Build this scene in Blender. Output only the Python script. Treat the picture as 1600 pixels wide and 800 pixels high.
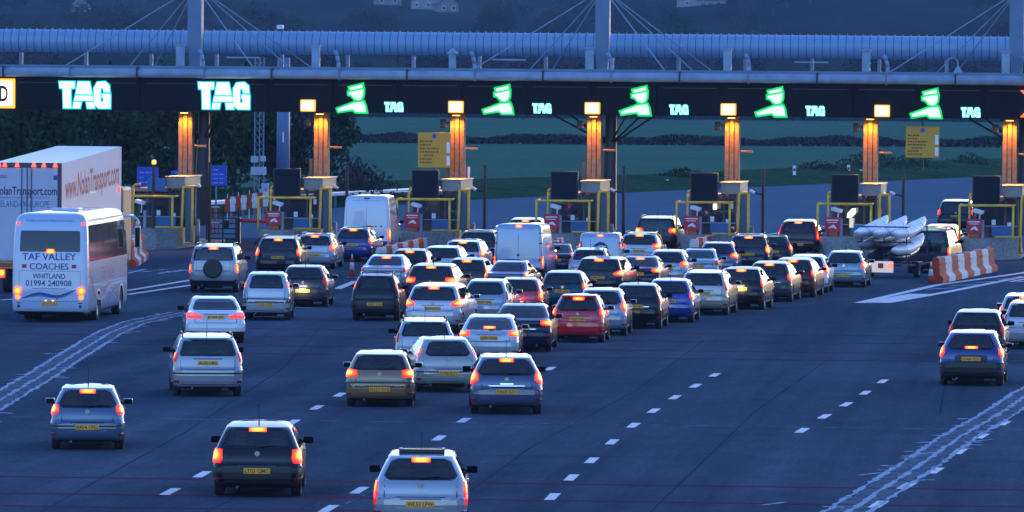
import bpy, bmesh, math, random
import numpy as np
from mathutils import Vector, Matrix
R_=math.radians
random.seed(7)
sc=bpy.context.scene
for o in list(bpy.data.objects): bpy.data.objects.remove(o)
# ---------------------------------------------------------------- camera
cd=bpy.data.cameras.new("camera"); cam=bpy.data.objects.new("camera",cd); sc.collection.objects.link(cam)
cd.sensor_width=36; cd.lens=213.75; cd.clip_start=1; cd.clip_end=9000
cam.matrix_world=Matrix.Translation((0,0,8.45))@Matrix.Rotation(R_(90-1.761),4,'X')@Matrix.Rotation(0.0085,4,'Z')
sc.camera=cam
# ---------------------------------------------------------------- sky, sun, exposure
SUN_EL,SUN_AZ=7.0,22.0            # dusk, the afterglow stands ahead, a little to the right
w=bpy.data.worlds.new("World"); sc.world=w; w.use_nodes=True
nt=w.node_tree; bg=nt.nodes['Background']
sky=nt.nodes.new('ShaderNodeTexSky'); sky.sky_type='NISHITA'; sky.sun_disc=False
sky.sun_elevation=R_(SUN_EL); sky.sun_rotation=R_(SUN_AZ); sky.air_density=1.0; sky.dust_density=0.6; sky.ozone_density=2.0
tint=nt.nodes.new('ShaderNodeMixRGB'); tint.blend_type='MULTIPLY'; tint.inputs[0].default_value=1
tint.inputs[2].default_value=(.47,.60,1.0,1)   # the camera's tungsten-like white balance at blue hour
nt.links.new(sky.outputs[0],tint.inputs[1]); nt.links.new(tint.outputs[0],bg.inputs[0])
bg.inputs[1].default_value=0.15
sl=bpy.data.lights.new("sun",'SUN'); sl.energy=0.025; sl.angle=R_(18); sl.color=(1.0,.50,.48)
sun=bpy.data.objects.new("sun",sl); sc.collection.objects.link(sun)
_sd=Vector((math.sin(R_(SUN_AZ))*math.cos(R_(6)),math.cos(R_(SUN_AZ))*math.cos(R_(6)),math.sin(R_(6))))
sun.rotation_euler=_sd.to_track_quat('Z','Y').to_euler()
vs=sc.view_settings; vs.view_transform='Standard'; vs.look='None'; vs.gamma=1; vs.exposure=2.4
E=1.0/2**vs.exposure               # lamps are given in display units, times E
sc.render.filter_size=1.9
sc.cycles.use_denoising=True; sc.cycles.max_bounces=6; sc.cycles.transparent_max_bounces=8
sc.cycles.sample_clamp_indirect=3.0*E; sc.cycles.volume_bounces=0

# ---------------------------------------------------------------- materials
MATS={}
def newmat(name):
    m=bpy.data.materials.new(name); m.use_nodes=True
    return m,m.node_tree,m.node_tree.nodes['Principled BSDF']
def mat(name,col,rough=.6,metal=0.,coat=0.,noise=0.,scale=3.,bump=0.,spec=.5,dark=None,detail=5.,coords='Object'):
    if name in MATS: return MATS[name]
    m,t,b=newmat(name)
    b.inputs['Base Color'].default_value=(*col,1); b.inputs['Roughness'].default_value=rough
    b.inputs['Metallic'].default_value=metal; b.inputs['Coat Weight'].default_value=coat
    b.inputs['Coat Roughness'].default_value=.06; b.inputs['Specular IOR Level'].default_value=spec
    if noise or bump:
        tc=t.nodes.new('ShaderNodeTexCoord'); n=t.nodes.new('ShaderNodeTexNoise')
        n.inputs['Scale'].default_value=scale; n.inputs['Detail'].default_value=detail
        t.links.new(tc.outputs[coords],n.inputs[0])
    if noise:
        r=t.nodes.new('ShaderNodeMapRange'); r.inputs[1].default_value=.3; r.inputs[2].default_value=.7
        r.inputs[3].default_value=1-noise; r.inputs[4].default_value=1+noise
        x=t.nodes.new('ShaderNodeVectorMath'); x.operation='SCALE'; x.inputs[0].default_value=col
        t.links.new(n.outputs[0],r.inputs[0]); t.links.new(r.outputs[0],x.inputs['Scale']); t.links.new(x.outputs[0],b.inputs['Base Color'])
        r2=t.nodes.new('ShaderNodeMapRange'); r2.inputs[3].default_value=max(.02,rough-.1); r2.inputs[4].default_value=min(1,rough+.1)
        t.links.new(n.outputs[0],r2.inputs[0]); t.links.new(r2.outputs[0],b.inputs['Roughness'])
    if bump:
        bp=t.nodes.new('ShaderNodeBump'); bp.inputs['Strength'].default_value=bump; bp.inputs['Distance'].default_value=.02
        t.links.new(n.outputs[0],bp.inputs['Height']); t.links.new(bp.outputs[0],b.inputs['Normal'])
    MATS[name]=m; return m
def emit(name,col,strength,base=(0,0,0)):
    if name in MATS: return MATS[name]
    m,t,b=newmat(name)
    b.inputs['Base Color'].default_value=(*base,1)
    b.inputs['Emission Color'].default_value=(*col,1); b.inputs['Emission Strength'].default_value=strength*E
    MATS[name]=m; return m
def lens(name,c,rad,core=8.,edge=.5,mid=(1,.022,.004),aspect=1.6,hot=(1,.085,.010)):
    """a lit lamp behind a red lens: brightest over the bulb"""
    if name in MATS: return MATS[name]
    m,t,b=newmat(name)
    b.inputs['Base Color'].default_value=(.30,.006,.008,1); b.inputs['Roughness'].default_value=.2; b.inputs['Specular IOR Level'].default_value=.25
    uv=t.nodes.new('ShaderNodeUVMap'); s=t.nodes.new('ShaderNodeVectorMath'); s.operation='SUBTRACT'; s.inputs[1].default_value=(c[0],c[1],0)
    k=t.nodes.new('ShaderNodeVectorMath'); k.operation='MULTIPLY'; k.inputs[1].default_value=(1/rad,1/rad/aspect*1.6,0)
    l=t.nodes.new('ShaderNodeVectorMath'); l.operation='LENGTH'
    t.links.new(uv.outputs[0],s.inputs[0]); t.links.new(s.outputs[0],k.inputs[0]); t.links.new(k.outputs[0],l.inputs[0])
    cr=t.nodes.new('ShaderNodeValToRGB'); e=cr.color_ramp.elements
    e[0].position=.0; e[0].color=(*hot,1); e[1].position=1; e[1].color=(1,.006,.014,1)
    q=e.new(.55); q.color=(*mid,1); q=e.new(.28); q.color=(*hot,1)
    mr=t.nodes.new('ShaderNodeMapRange'); mr.interpolation_type='SMOOTHSTEP'; mr.inputs[1].default_value=.35; mr.inputs[2].default_value=1.0
    mr.inputs[3].default_value=core*E; mr.inputs[4].default_value=edge*E
    t.links.new(l.outputs['Value'],cr.inputs[0]); t.links.new(l.outputs['Value'],mr.inputs[0])
    t.links.new(cr.outputs[0],b.inputs['Emission Color']); t.links.new(mr.outputs[0],b.inputs['Emission Strength'])
    MATS[name]=m; return m
PC=dict(slateblue=(.07,.11,.18,.3),navyblack=(.006,.007,.011,.0),silver=(.31,.32,.35,.3),white=(.60,.62,.65,0),bronze=(.25,.15,.05,.3),
 champagne=(.34,.32,.29,.3),greyblue=(.05,.065,.13,.2),palesilver=(.40,.41,.44,.25),navy=(.007,.010,.032,.1),red=(.55,.010,.016,.05),iceblue=(.24,.29,.36,.3),
 black=(.008,.008,.010,.1),blue=(.008,.03,.24,.2),beige=(.34,.32,.26,.4),darkgrey=(.045,.047,.055,.3),maroon=(.07,.010,.014,.2),tealsilver=(.17,.27,.30,.4),
 maroonblack=(.06,.016,.028,.2),brightred=(.42,.012,.018,.05),teal=(.012,.055,.075,.2),royal=(.008,.018,.14,.1),vansilver=(.29,.35,.44,.15),vanwhite=(.48,.52,.60,0),darkmaroon=(.03,.010,.014,.2),coachwhite=(.40,.47,.59,0))
def paint(k):
    n='paint_'+k
    if n in MATS: return MATS[n]
    c=PC[k]; m,t,b=newmat(n)
    b.inputs['Metallic'].default_value=c[3]; dk=max(c[:3])<.1
    b.inputs['Coat Weight'].default_value=.45 if dk else 1.0; b.inputs['Coat Roughness'].default_value=.03; b.inputs['Specular IOR Level'].default_value=.15 if dk else .5
    tc=t.nodes.new('ShaderNodeTexCoord'); nz=t.nodes.new('ShaderNodeTexNoise'); nz.inputs['Scale'].default_value=2.5; nz.inputs['Detail'].default_value=6
    sp=t.nodes.new('ShaderNodeSeparateXYZ'); t.links.new(tc.outputs['Object'],nz.inputs[0]); t.links.new(tc.outputs['Object'],sp.inputs[0])
    # road film thrown up on the lower panels, a stain that belongs to the car
    g=t.nodes.new('ShaderNodeMapRange'); g.inputs[1].default_value=.25; g.inputs[2].default_value=.85; g.inputs[3].default_value=.14; g.inputs[4].default_value=.02
    t.links.new(sp.outputs[2],g.inputs[0])
    mu=t.nodes.new('ShaderNodeMath'); mu.operation='MULTIPLY'; t.links.new(g.outputs[0],mu.inputs[0]); t.links.new(nz.outputs[0],mu.inputs[1])
    mx=t.nodes.new('ShaderNodeMixRGB'); mx.inputs[1].default_value=(*c[:3],1); mx.inputs[2].default_value=(.05,.048,.046,1) if max(c[:3])<.1 else (.10,.095,.09,1)
    t.links.new(mu.outputs[0],mx.inputs[0])
    ge=t.nodes.new('ShaderNodeNewGeometry'); m2=t.nodes.new('ShaderNodeMixRGB'); m2.inputs[2].default_value=(.015,.015,.017,1)
    t.links.new(ge.outputs['Backfacing'],m2.inputs[0]); t.links.new(mx.outputs[0],m2.inputs[1]); t.links.new(m2.outputs[0],b.inputs['Base Color'])
    r=t.nodes.new('ShaderNodeMapRange'); r.inputs[3].default_value=.28; r.inputs[4].default_value=.5; t.links.new(mu.outputs[0],r.inputs[0]); t.links.new(r.outputs[0],b.inputs['Roughness'])
    MATS[n]=m; return m
def glass(name,tint,rough=.02,body=(.01,.012,.016)):
    if name in MATS: return MATS[name]
    m=bpy.data.materials.new(name); m.use_nodes=True; t=m.node_tree; t.nodes.clear()
    out=t.nodes.new('ShaderNodeOutputMaterial'); tr=t.nodes.new('ShaderNodeBsdfTransparent'); tr.inputs[0].default_value=(*tint,1)
    gl=t.nodes.new('ShaderNodeBsdfGlossy'); gl.inputs['Roughness'].default_value=rough
    df=t.nodes.new('ShaderNodeBsdfDiffuse'); df.inputs[0].default_value=(.16,.17,.19,1)
    ds=t.nodes.new('ShaderNodeMixShader'); ds.inputs[0].default_value=.14   # a film of dust
    fr=t.nodes.new('ShaderNodeFresnel'); fr.inputs[0].default_value=1.55
    mx=t.nodes.new('ShaderNodeMixShader')
    t.links.new(tr.outputs[0],ds.inputs[1]); t.links.new(df.outputs[0],ds.inputs[2])
    t.links.new(fr.outputs[0],mx.inputs[0]); t.links.new(ds.outputs[0],mx.inputs[1]); t.links.new(gl.outputs[0],mx.inputs[2]); t.links.new(mx.outputs[0],out.inputs[0])
    MATS[name]=m; return m
GLASS=glass('car_glass',(.90,.92,.94)); GLASSD=glass('tinted_glass',(.06,.07,.09))
TRIM=mat('black_trim',(.012,.012,.013),.45,noise=.2,scale=8); FRIT=mat('black_window_border',(.006,.006,.008),.08)
TYRE=mat('tyre_rubber',(.012,.012,.013),.8,noise=.2,scale=20); RIM=mat('alloy',(.38,.39,.41),.3,.8); CHROME=mat('chrome',(.6,.6,.62),.1,1.)
SEATM=mat('seat_cloth',(.03,.03,.034),.9); UNDER=mat('underbody',(.006,.006,.006),.9)
PLATE=mat('yellow_plate',(.85,.36,.010),.5,noise=.08,scale=12); INK=mat('plate_ink',(.01,.01,.01),.6)
MIRG=mat('mirror_dark',(.010,.010,.012),.95,spec=.03)
BADGE=mat('badge_metal',(.45,.46,.48),.2,.9)
LM=dict(hot=lens('lamp_brake',(.55,.6),.74,16,1.5),upper=lens('lamp_upper',(.5,.80),.48,12,.30),split=lens('lamp_split',(.5,.78),.62,14,.9),
 led=lens('lamp_led',(.5,.5),1.3,1.6,1.0,(1,.03,.03),hot=(1,.06,.05)),ledhot=lens('lamp_led_bright',(.5,.4),.85,9,1.4),
 dim=lens('lamp_unlit',(.5,.5),.7,.25,.10,(1,.04,.03),hot=(1,.08,.04)),dimor=lens('lamp_tail_amber',(.5,.55),.8,2.2,1.1,(1,.10,.01),hot=(1,.17,.02)),
 hotor=lens('lamp_tail_orange',(.5,.4),.75,3.5,1.0,(1,.07,.01),hot=(1,.16,.015)),lowhot=lens('lamp_low',(.5,.2),.32,14,.75),big=lens('lamp_glare',(.5,.5),.9,18,1.8),
 vantail=lens('lamp_vantail',(.5,.3),.4,14,.12))
HMSL=lens('lamp_high',(.5,.5),.70,14,2.6,(1,.045,.005),aspect=8.,hot=(1,.080,.010))
HEAD=emit('headlamp',(1,.83,.55),5)
REFL=mat('red_reflector',(.30,.01,.01),.2)

# ---------------------------------------------------------------- objects
COL=sc.collection
def link(o): COL.objects.link(o); return o
def tag(o,label=None,cat=None,group=None,kind=None):
    if label: o['label']=label
    if cat: o['category']=cat
    if group: o['group']=group
    if kind: o['kind']=kind
    return o
def empty(name,loc=(0,0,0),yaw=0.,label=None,cat=None,group=None):
    o=bpy.data.objects.new(name,None); o.empty_display_size=.3; link(o); o.location=loc; o.rotation_euler=(0,0,yaw)
    return tag(o,label,cat,group)
def objm(name,me,parent=None,loc=(0,0,0),rot=(0,0,0)):
    o=bpy.data.objects.new(name,me); link(o); o.location=loc; o.rotation_euler=rot
    if parent is not None: o.parent=parent
    return o
def copy_tree(o,parent=None):
    c=o.copy(); link(c)
    if parent is not None: c.parent=parent
    for ch in list(o.children): copy_tree(ch,c)
    return c
class MB:
    def __init__(s): s.v=[]; s.f=[]; s.m=[]; s.uv=None
    def add(s,vs,fs,m=0):
        b=len(s.v); s.v+= [tuple(p) for p in vs]; s.f+=[tuple(b+i for i in f) for f in fs]; s.m+=[m]*len(fs); return s
    def box(s,x0,x1,y0,y1,z0,z1,m=0):
        return s.add([(x0,y0,z0),(x1,y0,z0),(x1,y1,z0),(x0,y1,z0),(x0,y0,z1),(x1,y0,z1),(x1,y1,z1),(x0,y1,z1)],
          [(0,3,2,1),(4,5,6,7),(0,1,5,4),(1,2,6,5),(2,3,7,6),(3,0,4,7)],m)
    def bbox(s,x0,x1,y0,y1,z0,z1,r=.02,m=0):
        """box with chamfered edges"""
        bm=bmesh.new(); bmesh.ops.create_cube(bm,size=1)
        for v in bm.verts: v.co=Vector(((x0+x1)/2+v.co.x*(x1-x0),(y0+y1)/2+v.co.y*(y1-y0),(z0+z1)/2+v.co.z*(z1-z0)))
        bmesh.ops.bevel(bm,geom=bm.edges[:],offset=r,segments=2,affect='EDGES',profile=.6)
        bm.verts.index_update()
        s.add([v.co for v in bm.verts],[[v.index for v in f.verts] for f in bm.faces],m); bm.free(); return s
    def tube(s,p0,p1,r,n=8,r1=None,m=0,cap=True):
        p0=Vector(p0);p1=Vector(p1);d=(p1-p0).normalized();a=d.orthogonal().normalized();b=d.cross(a); r1=r if r1 is None else r1
        vs=[]
        for p,q in((p0,r),(p1,r1)):
            for i in range(n):
                t=2*math.pi*i/n; vs.append(p+a*math.cos(t)*q+b*math.sin(t)*q)
        fs=[(i,(i+1)%n,n+(i+1)%n,n+i) for i in range(n)]
        if cap: fs+=[tuple(range(n))[::-1],tuple(range(n,2*n))]
        return s.add(vs,fs,m)
    def path(s,pts,r,n=6,m=0):
        for a,b in zip(pts,pts[1:]): s.tube(a,b,r,n,m=m)
        return s
    def poly(s,pts,z0,z1,m=0,axis='z'):
        """extruded polygon; pts in the plane, extrusion along axis"""
        bm=bmesh.new(); vs=[bm.verts.new((x,y,0)) for x,y in pts]; f=bm.faces.new(vs)
        bmesh.ops.triangulate(bm,faces=[f]); bm.verts.index_update()
        tri=[[v.index for v in q.verts] for q in bm.faces]; bm.free(); n=len(pts)
        def P(x,y,h): return (x,y,h) if axis=='z' else (x,h,y)
        vs=[P(x,y,z0) for x,y in pts]+[P(x,y,z1) for x,y in pts]
        fs=[t[::-1] for t in tri]+[[i+n for i in t] for t in tri]+[(i,(i+1)%n,n+(i+1)%n,n+i) for i in range(n)]
        return s.add(vs,fs,m)
    def mesh(s,name,mats,smooth=False):
        me=bpy.data.meshes.new(name); me.from_pydata(s.v,[],s.f)
        for m in (mats if isinstance(mats,(list,tuple)) else [mats]): me.materials.append(m)
        me.polygons.foreach_set('material_index',s.m)
        if smooth: me.polygons.foreach_set('use_smooth',[True]*len(s.f))
        if s.uv: 
            u=me.uv_layers.new(name='UVMap'); 
            for l in me.loops: u.data[l.index].uv=s.uv[l.vertex_index]
        me.update(); return me
    def build(s,name,mats,parent=None,loc=(0,0,0),rot=(0,0,0),smooth=False):
        return objm(name,s.mesh(name,mats,smooth),parent,loc,rot)
def fixn(me):
    bm=bmesh.new(); bm.from_mesh(me); bmesh.ops.recalc_face_normals(bm,faces=bm.faces[:]); bm.to_mesh(me); bm.free(); return me
_T={}
def text_geo(txt,bold=.0):
    """letters as flat triangles, centred, unit capital height"""
    k=(txt,bold)
    if k in _T: return _T[k]
    cu=bpy.data.curves.new('lettering','FONT'); cu.body=txt; cu.size=1; cu.align_x='CENTER'; cu.offset=bold; cu.resolution_u=3
    o=bpy.data.objects.new('lettering',cu); link(o); bpy.context.view_layer.update()
    dg=bpy.context.evaluated_depsgraph_get(); me=bpy.data.meshes.new_from_object(o.evaluated_get(dg))
    vs=[(v.co.x/.7,v.co.y/.7-.5) for v in me.vertices]; fs=[tuple(p.vertices) for p in me.polygons]
    bpy.data.objects.remove(o); bpy.data.curves.remove(cu); bpy.data.meshes.remove(me)
    wd=max(v[0] for v in vs)-min(v[0] for v in vs); cx=(max(v[0] for v in vs)+min(v[0] for v in vs))/2
    vs=[(x-cx,y) for x,y in vs]
    _T[k]=(vs,fs,wd); return _T[k]
def text_flat(name,txt,h,mp,m,parent,width=None,bold=0.):
    """lettering laid on a surface by mp(a,z) -> point"""
    vs,fs,wd=text_geo(txt,bold); kx=h if width is None else width/wd
    return MB().add([mp(x*kx,y*h) for x,y in vs],fs).build(name,m,parent)
CARS=[
 ('rhatch', -9.27, 132.98, -3.1, 3.75, 1.61, 1.42, 'slateblue', 'wedge', 'hot', 1, 'R454 TPO', 'wiper,aerial,badge,trimline', 'hatchback_car', 'car', 'small steel blue three door hatchback alone in the lower left'),
 ('hatch', -4.96, 118.86, -0.3, 4.1, 1.735, 1.45, 'navyblack', 'square', 'hot', 1, 'LT03 GMC', 'aerial,badge,darkbumper,wiper', 'hatchback_car', 'car', 'dark navy hatchback with square tail lamps, near the bottom edge'),
 ('rhatch', -1.63, 110.5, 0.2, 4.2, 1.7, 1.42, 'silver', 'tall_low', 'split', 1, 'WL53 LFW', 'wiper,aerial,badge,sunroof', 'hatchback_car', 'car', 'silver hatchback with sunroof and tall red corner lamps, cut by the bottom edge'),
 ('mpv', -7.73, 154.96, -5.2, 4.25, 1.77, 1.6, 'silver', 'verso', 'upper', 0, 'AL02 UBG', 'rails,aerial,wiper,trimline', 'people_carrier', 'people carrier', 'silver people carrier with roof rails directly behind the white saloon'),
 ('saloon', -9.0, 184.99, -4.9, 4.63, 1.8, 1.42, 'white', 'cla', 'led', 0, 'KT64 JSV', 'finaerial,exhaust', 'saloon_car', 'car', 'white coupe style saloon with pink red lit lamps and black lower bumper'),
 ('hatch', -3.27, 150.96, 0.5, 4.0, 1.69, 1.39, 'bronze', 'l306', 'hot', 0, 'N257 KHJ', 'badge,bandbumper,wiper', 'hatchback_car', 'car', 'old bronze hatchback with dark bumper band, left of the pale one with high lamps'),
 ('rhatch', -1.62, 158.07, -7.9, 3.82, 1.65, 1.44, 'champagne', 'pillar', 'hot', 0, 'CV06 KUT', 'wiper,badge,aerial,darkbumperline,exhaust', 'hatchback_car', 'car', 'champagne three door hatchback turned left, between the bronze hatchback and grey blue hatchback'),
 ('rhatch', -0.1, 148.09, -1.4, 4.25, 1.75, 1.46, 'greyblue', 'astra', 'hot', 1, 'FW07 EZY', 'wiper,aerial,badge,chromestrip', 'hatchback_car', 'car', 'grey blue hatchback with chrome strip across its tailgate, last in the middle queue'),
 ('estate', -2.39, 169.0, -1.8, 4.5, 1.66, 1.47, 'silver', 'pillar_mid', 'dim', 0, 'EA05 WSV', 'rails,aerial', 'estate_car', 'car', 'silver estate with roof rails half hidden behind the champagne hatchback'),
 ('fast', -0.65, 174.5, 2.3, 4.5, 1.7, 1.36, 'palesilver', 'civic', 'hot', 0, 'LJ09 HXB', 'badge,lowhmsl,wiper', 'hatchback_car', 'car', 'pale silver five door with low brake lamp, directly ahead of the grey blue hatchback'),
 ('saloon', 0.28, 181.0, 3.5, 4.75, 1.8, 1.43, 'navy', 'civic', 'hot', 0, 'AF58 KVD', 'exhaust,finaerial,chromestrip', 'saloon_car', 'car', 'dark navy saloon with twin exhaust left of the red hatchback'),
 ('mpv', -2.53, 194.0, 7.5, 4.6, 1.78, 1.57, 'palesilver', 'smax', 'hot', 1, 'SE64 AWG', 'badge', 'people_carrier', 'people carrier', 'pale silver people carrier with wedge lamps, behind the crossover with wavy brake lamps'),
 ('rhatch', 2.03, 187.5, 4.7, 3.85, 1.62, 1.5, 'red', 'round', 'hot', 1, 'YX03 OWF', 'badge,spoiler,wiper', 'hatchback_car', 'car', 'bright red rounded hatchback with high brake lamp'),
 ('rhatch', 2.8, 192.58, 5.1, 3.8, 1.65, 1.52, 'iceblue', 'astra', 'hot', 0, 'KN06 TLO', 'wiper', 'hatchback_car', 'car', 'ice blue tall hatchback between the red hatchback and a black hatchback'),
 ('hatch', 4.03, 198.0, 6.5, 3.85, 1.64, 1.5, 'black', 'pillar_mid', 'dim', 0, 'WR04 HFD', 'aerial,chromestrip', 'hatchback_car', 'car', 'black hatchback with chrome tailgate bar, left of the bright blue hatchback'),
 ('rhatch', 5.22, 203.0, 6.5, 3.9, 1.66, 1.48, 'blue', 'round', 'hot', 0, 'CP57 VNE', 'aerial,wiper', 'hatchback_car', 'car', 'bright blue hatchback beside the beige estate'),
 ('estate', 6.57, 209.34, 8.1, 4.3, 1.7, 1.56, 'beige', 'pillar_mid', 'upper', 0, 'VX51 KRE', 'rails', 'estate_car', 'car', 'beige grey estate with upright tailgate, right of the bright blue hatchback'),
 ('hatch', 8.05, 214.65, 9.4, 3.85, 1.64, 1.52, 'black', 'pillar_mid', 'hot', 1, 'BD04 RYW', 'litplate', 'hatchback_car', 'car', 'black hatchback with brightly lit number plate, right of the beige estate'),
 ('hatch', 9.36, 222.0, 9.1, 4.1, 1.68, 1.5, 'darkgrey', 'round', 'hot', 1, 'FP09 XUA', 'chromestrip,rearbadge', 'hatchback_car', 'car', 'dark grey hatchback ahead of the one with the lit plate, light strip under its tailgate'),
 ('hatch', 10.44, 226.58, 9.1, 4.1, 1.68, 1.5, 'maroon', 'round', 'hot', 1, 'GY05 SNK', '', 'hatchback_car', 'car', 'dark maroon hatchback immediately left of the white hatchback on the right flank'),
 ('hatch', 11.19, 231.27, 7.3, 4.0, 1.66, 1.48, 'white', 'astra', 'hot', 0, 'DE11 LBO', '', 'hatchback_car', 'car', 'white hatchback mostly hidden between the maroon one and the pale teal one'),
 ('rhatch', 12.98, 237.78, 8.3, 3.85, 1.65, 1.45, 'tealsilver', 'l206', 'hot', 0, 'SK53 EHT', 'badge,aerial', 'hatchback_car', 'car', 'pale teal hatchback with gold plate, left of the canoe trailer'),
 ('hatch', -4.56, 202.29, 3.5, 3.55, 1.59, 1.6, 'black', 'pillar', 'dimor', 0, 'AE05 VLN', 'rails,aerial,darkbumper', 'hatchback_car', 'car', 'small boxy black car with roof bars and high amber lamps'),
 ('mpv', -2.87, 213.0, 6.3, 4.3, 1.78, 1.6, 'maroonblack', 'wave', 'ledhot', 1, 'FN08 UDX', 'aerial,badge', 'crossover_car', 'car', 'plum dark crossover with wavy glowing lamps and pale roof'),
 ('hatch', -1.72, 223.74, 7.6, 4.0, 1.64, 1.48, 'darkgrey', 'pillar_mid', 'hot', 1, 'HG02 KSA', '', 'hatchback_car', 'car', 'dark hatchback with slanted tall lamp and light patch in its window, beside the grey saloon'),
 ('rhatch', -0.92, 200.5, 7.1, 3.9, 1.6, 1.5, 'iceblue', 'pillar_mid', 'dim', 0, 'CE54 ZWJ', '', 'hatchback_car', 'car', 'light blue silver hatchback with unlit lamps, left of the red car with lit plate'),
 ('saloon', -4.85, 228.0, 5.4, 4.5, 1.7, 1.43, 'silver', 'pillar_mid', 'dim', 1, 'YB52 OEH', '', 'saloon_car', 'car', 'silver saloon ahead of the small boxy black car'),
 ('hatch', -4.0, 234.5, 6.1, 3.9, 1.6, 1.48, 'black', 'round', 'hot', 1, 'PK06 AWC', 'aerial', 'hatchback_car', 'car', 'black hatchback ahead of the silver saloon, near the row of barriers'),
 ('estate', -2.8, 239.5, 6.0, 4.2, 1.66, 1.46, 'silver', 'pillar_mid', 'dim', 0, 'RV03 UND', 'aerial', 'estate_car', 'car', 'silver estate with dark rear glass, ahead of the plum crossover'),
 ('estate', -2.03, 247.0, 6.1, 4.4, 1.66, 1.5, 'palesilver', 'round', 'hot', 1, 'NJ56 DKT', '', 'estate_car', 'car', 'pale silver estate just left of the large silver van'),
 ('mpv', -1.48, 257.0, 5.1, 4.3, 1.75, 1.62, 'black', 'round', 'dim', 0, 'MA07 YEF', '', 'people_carrier', 'people carrier', 'black people carrier partly hidden by the left edge of the large silver van'),
 ('van', 0.24, 241.85, 7.9, 5.0, 1.95, 2.3, 'vansilver', 'vanlow', 'hot', 0, '', 'doorpanels,tophmsl', 'panel_van', 'van', 'large plain silver panel van in the middle of the queue'),
 ('estate', -0.13, 270.0, 4.0, 4.4, 1.75, 1.52, 'silver', 'pillar_mid', 'dim', 0, 'LB04 TKX', '', 'estate_car', 'car', 'silver roofed estate whose left corner shows past the large silver van'),
 ('mpv', 0.57, 279.0, 5.1, 4.4, 1.8, 1.62, 'darkgrey', 'pillar_mid', 'dim', 1, 'EO08 CVS', '', 'people_carrier', 'people carrier', 'pale roofed people carrier seen above the large silver van'),
 ('saloon', -0.25, 222.26, 8.5, 4.4, 1.62, 1.43, 'greyblue', 'round', 'hot', 0, 'OU52 LMR', '', 'saloon_car', 'car', 'grey blue saloon between the large silver van and the red car with lit plate'),
 ('hatch', 0.22, 205.0, 5.2, 3.65, 1.6, 1.42, 'brightred', 'mini', 'hot', 0, 'WJ05 PFA', 'litplate,aerial', 'hatchback_car', 'car', 'small red hatchback with brightly lit plate'),
 ('hatch', 1.76, 212.0, 5.3, 4.0, 1.64, 1.42, 'teal', 'round', 'hot', 0, 'L870 NHB', 'wiper,badge', 'hatchback_car', 'car', 'dark teal hatchback ahead of the bright red rounded one'),
 ('smallvan', 3.59, 248.0, 3.5, 4.3, 1.75, 1.8, 'vansilver', 'pillar', 'vantail', 0, '', 'dolphin,midhmsl', 'panel_van', 'van', 'small silver blue van with a dark leaping dolphin on its rear doors'),
 ('saloon', 1.74, 248.5, 2.7, 4.3, 1.62, 1.32, 'navy', 'round', 'big', 0, 'GF06 RNY', '', 'saloon_car', 'car', 'dark saloon with glaring lamp in the gap right of the large silver van'),
 ('hatch', 3.02, 239.0, 4.6, 4.0, 1.64, 1.44, 'silver', 'pillar_mid', 'dim', 0, 'VU54 HCD', 'aerial,rails', 'hatchback_car', 'car', 'silver hatchback right behind the small van with the dolphin'),
 ('estate', 3.17, 225.0, 9.7, 4.6, 1.8, 1.52, 'navyblack', 'smax', 'hot', 1, 'KP09 EOX', 'aerial,litedge', 'estate_car', 'car', 'black estate with wide flame lamps, ahead of the ice blue hatchback'),
 ('saloon', 4.73, 230.0, 7.2, 4.5, 1.7, 1.4, 'navy', 'civic', 'hot', 1, 'YD57 BTU', '', 'saloon_car', 'car', 'navy saloon with wide lamps, right of the black estate'),
 ('estate', 5.38, 258.0, 6.0, 4.5, 1.78, 1.55, 'silver', 'suvwide', 'hot', 1, 'FX05 GVL', 'rails', 'estate_car', 'car', 'silver estate with roof rails in front of the black off roader'),
 ('suv', 6.58, 279.0, 7.0, 4.8, 1.9, 1.74, 'black', 'suvwide', 'hot', 0, 'A12 XRD', 'rails,aerial', 'off_road_car', 'off-roader', 'black off roader with pale roof beside the fifth toll booth'),
 ('rhatch', 6.0, 236.0, 6.1, 3.95, 1.62, 1.48, 'silver', 'suvwide', 'hot', 0, 'ND55 JVK', 'aerial', 'hatchback_car', 'car', 'silver rounded hatchback behind the red and white barrier end'),
 ('saloon', 7.38, 241.0, 5.0, 4.3, 1.62, 1.38, 'iceblue', 'round', 'dim', 0, 'PO03 CWE', '', 'saloon_car', 'car', 'light blue silver saloon ahead of the beige estate'),
 ('rhatch', 8.34, 247.0, 5.1, 4.0, 1.64, 1.5, 'greyblue', 'suvwide', 'hot', 0, 'SC07 TNZ', 'aerial', 'hatchback_car', 'car', 'grey blue hatchback left of the navy people carrier'),
 ('mpv', 9.83, 253.0, 4.9, 4.3, 1.72, 1.66, 'navy', 'round', 'big', 1, 'EK04 OFB', 'rails', 'people_carrier', 'people carrier', 'navy people carrier with round glaring lamp in the right of the queue'),
 ('rhatch', 11.2, 261.0, 4.3, 3.7, 1.62, 1.4, 'black', 'round', 'hot', 0, 'LR02 WGS', 'greenglass', 'hatchback_car', 'car', 'black low car between the navy people carrier and the tall pillar lamp car'),
 ('mpv', 13.01, 277.0, 7.3, 4.3, 1.82, 1.7, 'darkmaroon', 'tallpillar', 'lowhot', 1, 'DY06 HKM', '', 'people_carrier', 'people carrier', 'dark people carrier with full height red pillar lamps and pale roof'),
 ('estate', 19.55, 278.0, 8.9, 4.4, 1.72, 1.5, 'palesilver', 'pillar_mid', 'hot', 1, 'BK53 ULT', '', 'estate_car', 'car', 'pale silver estate ahead of the canoe trailer beside the last booth'),
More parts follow.
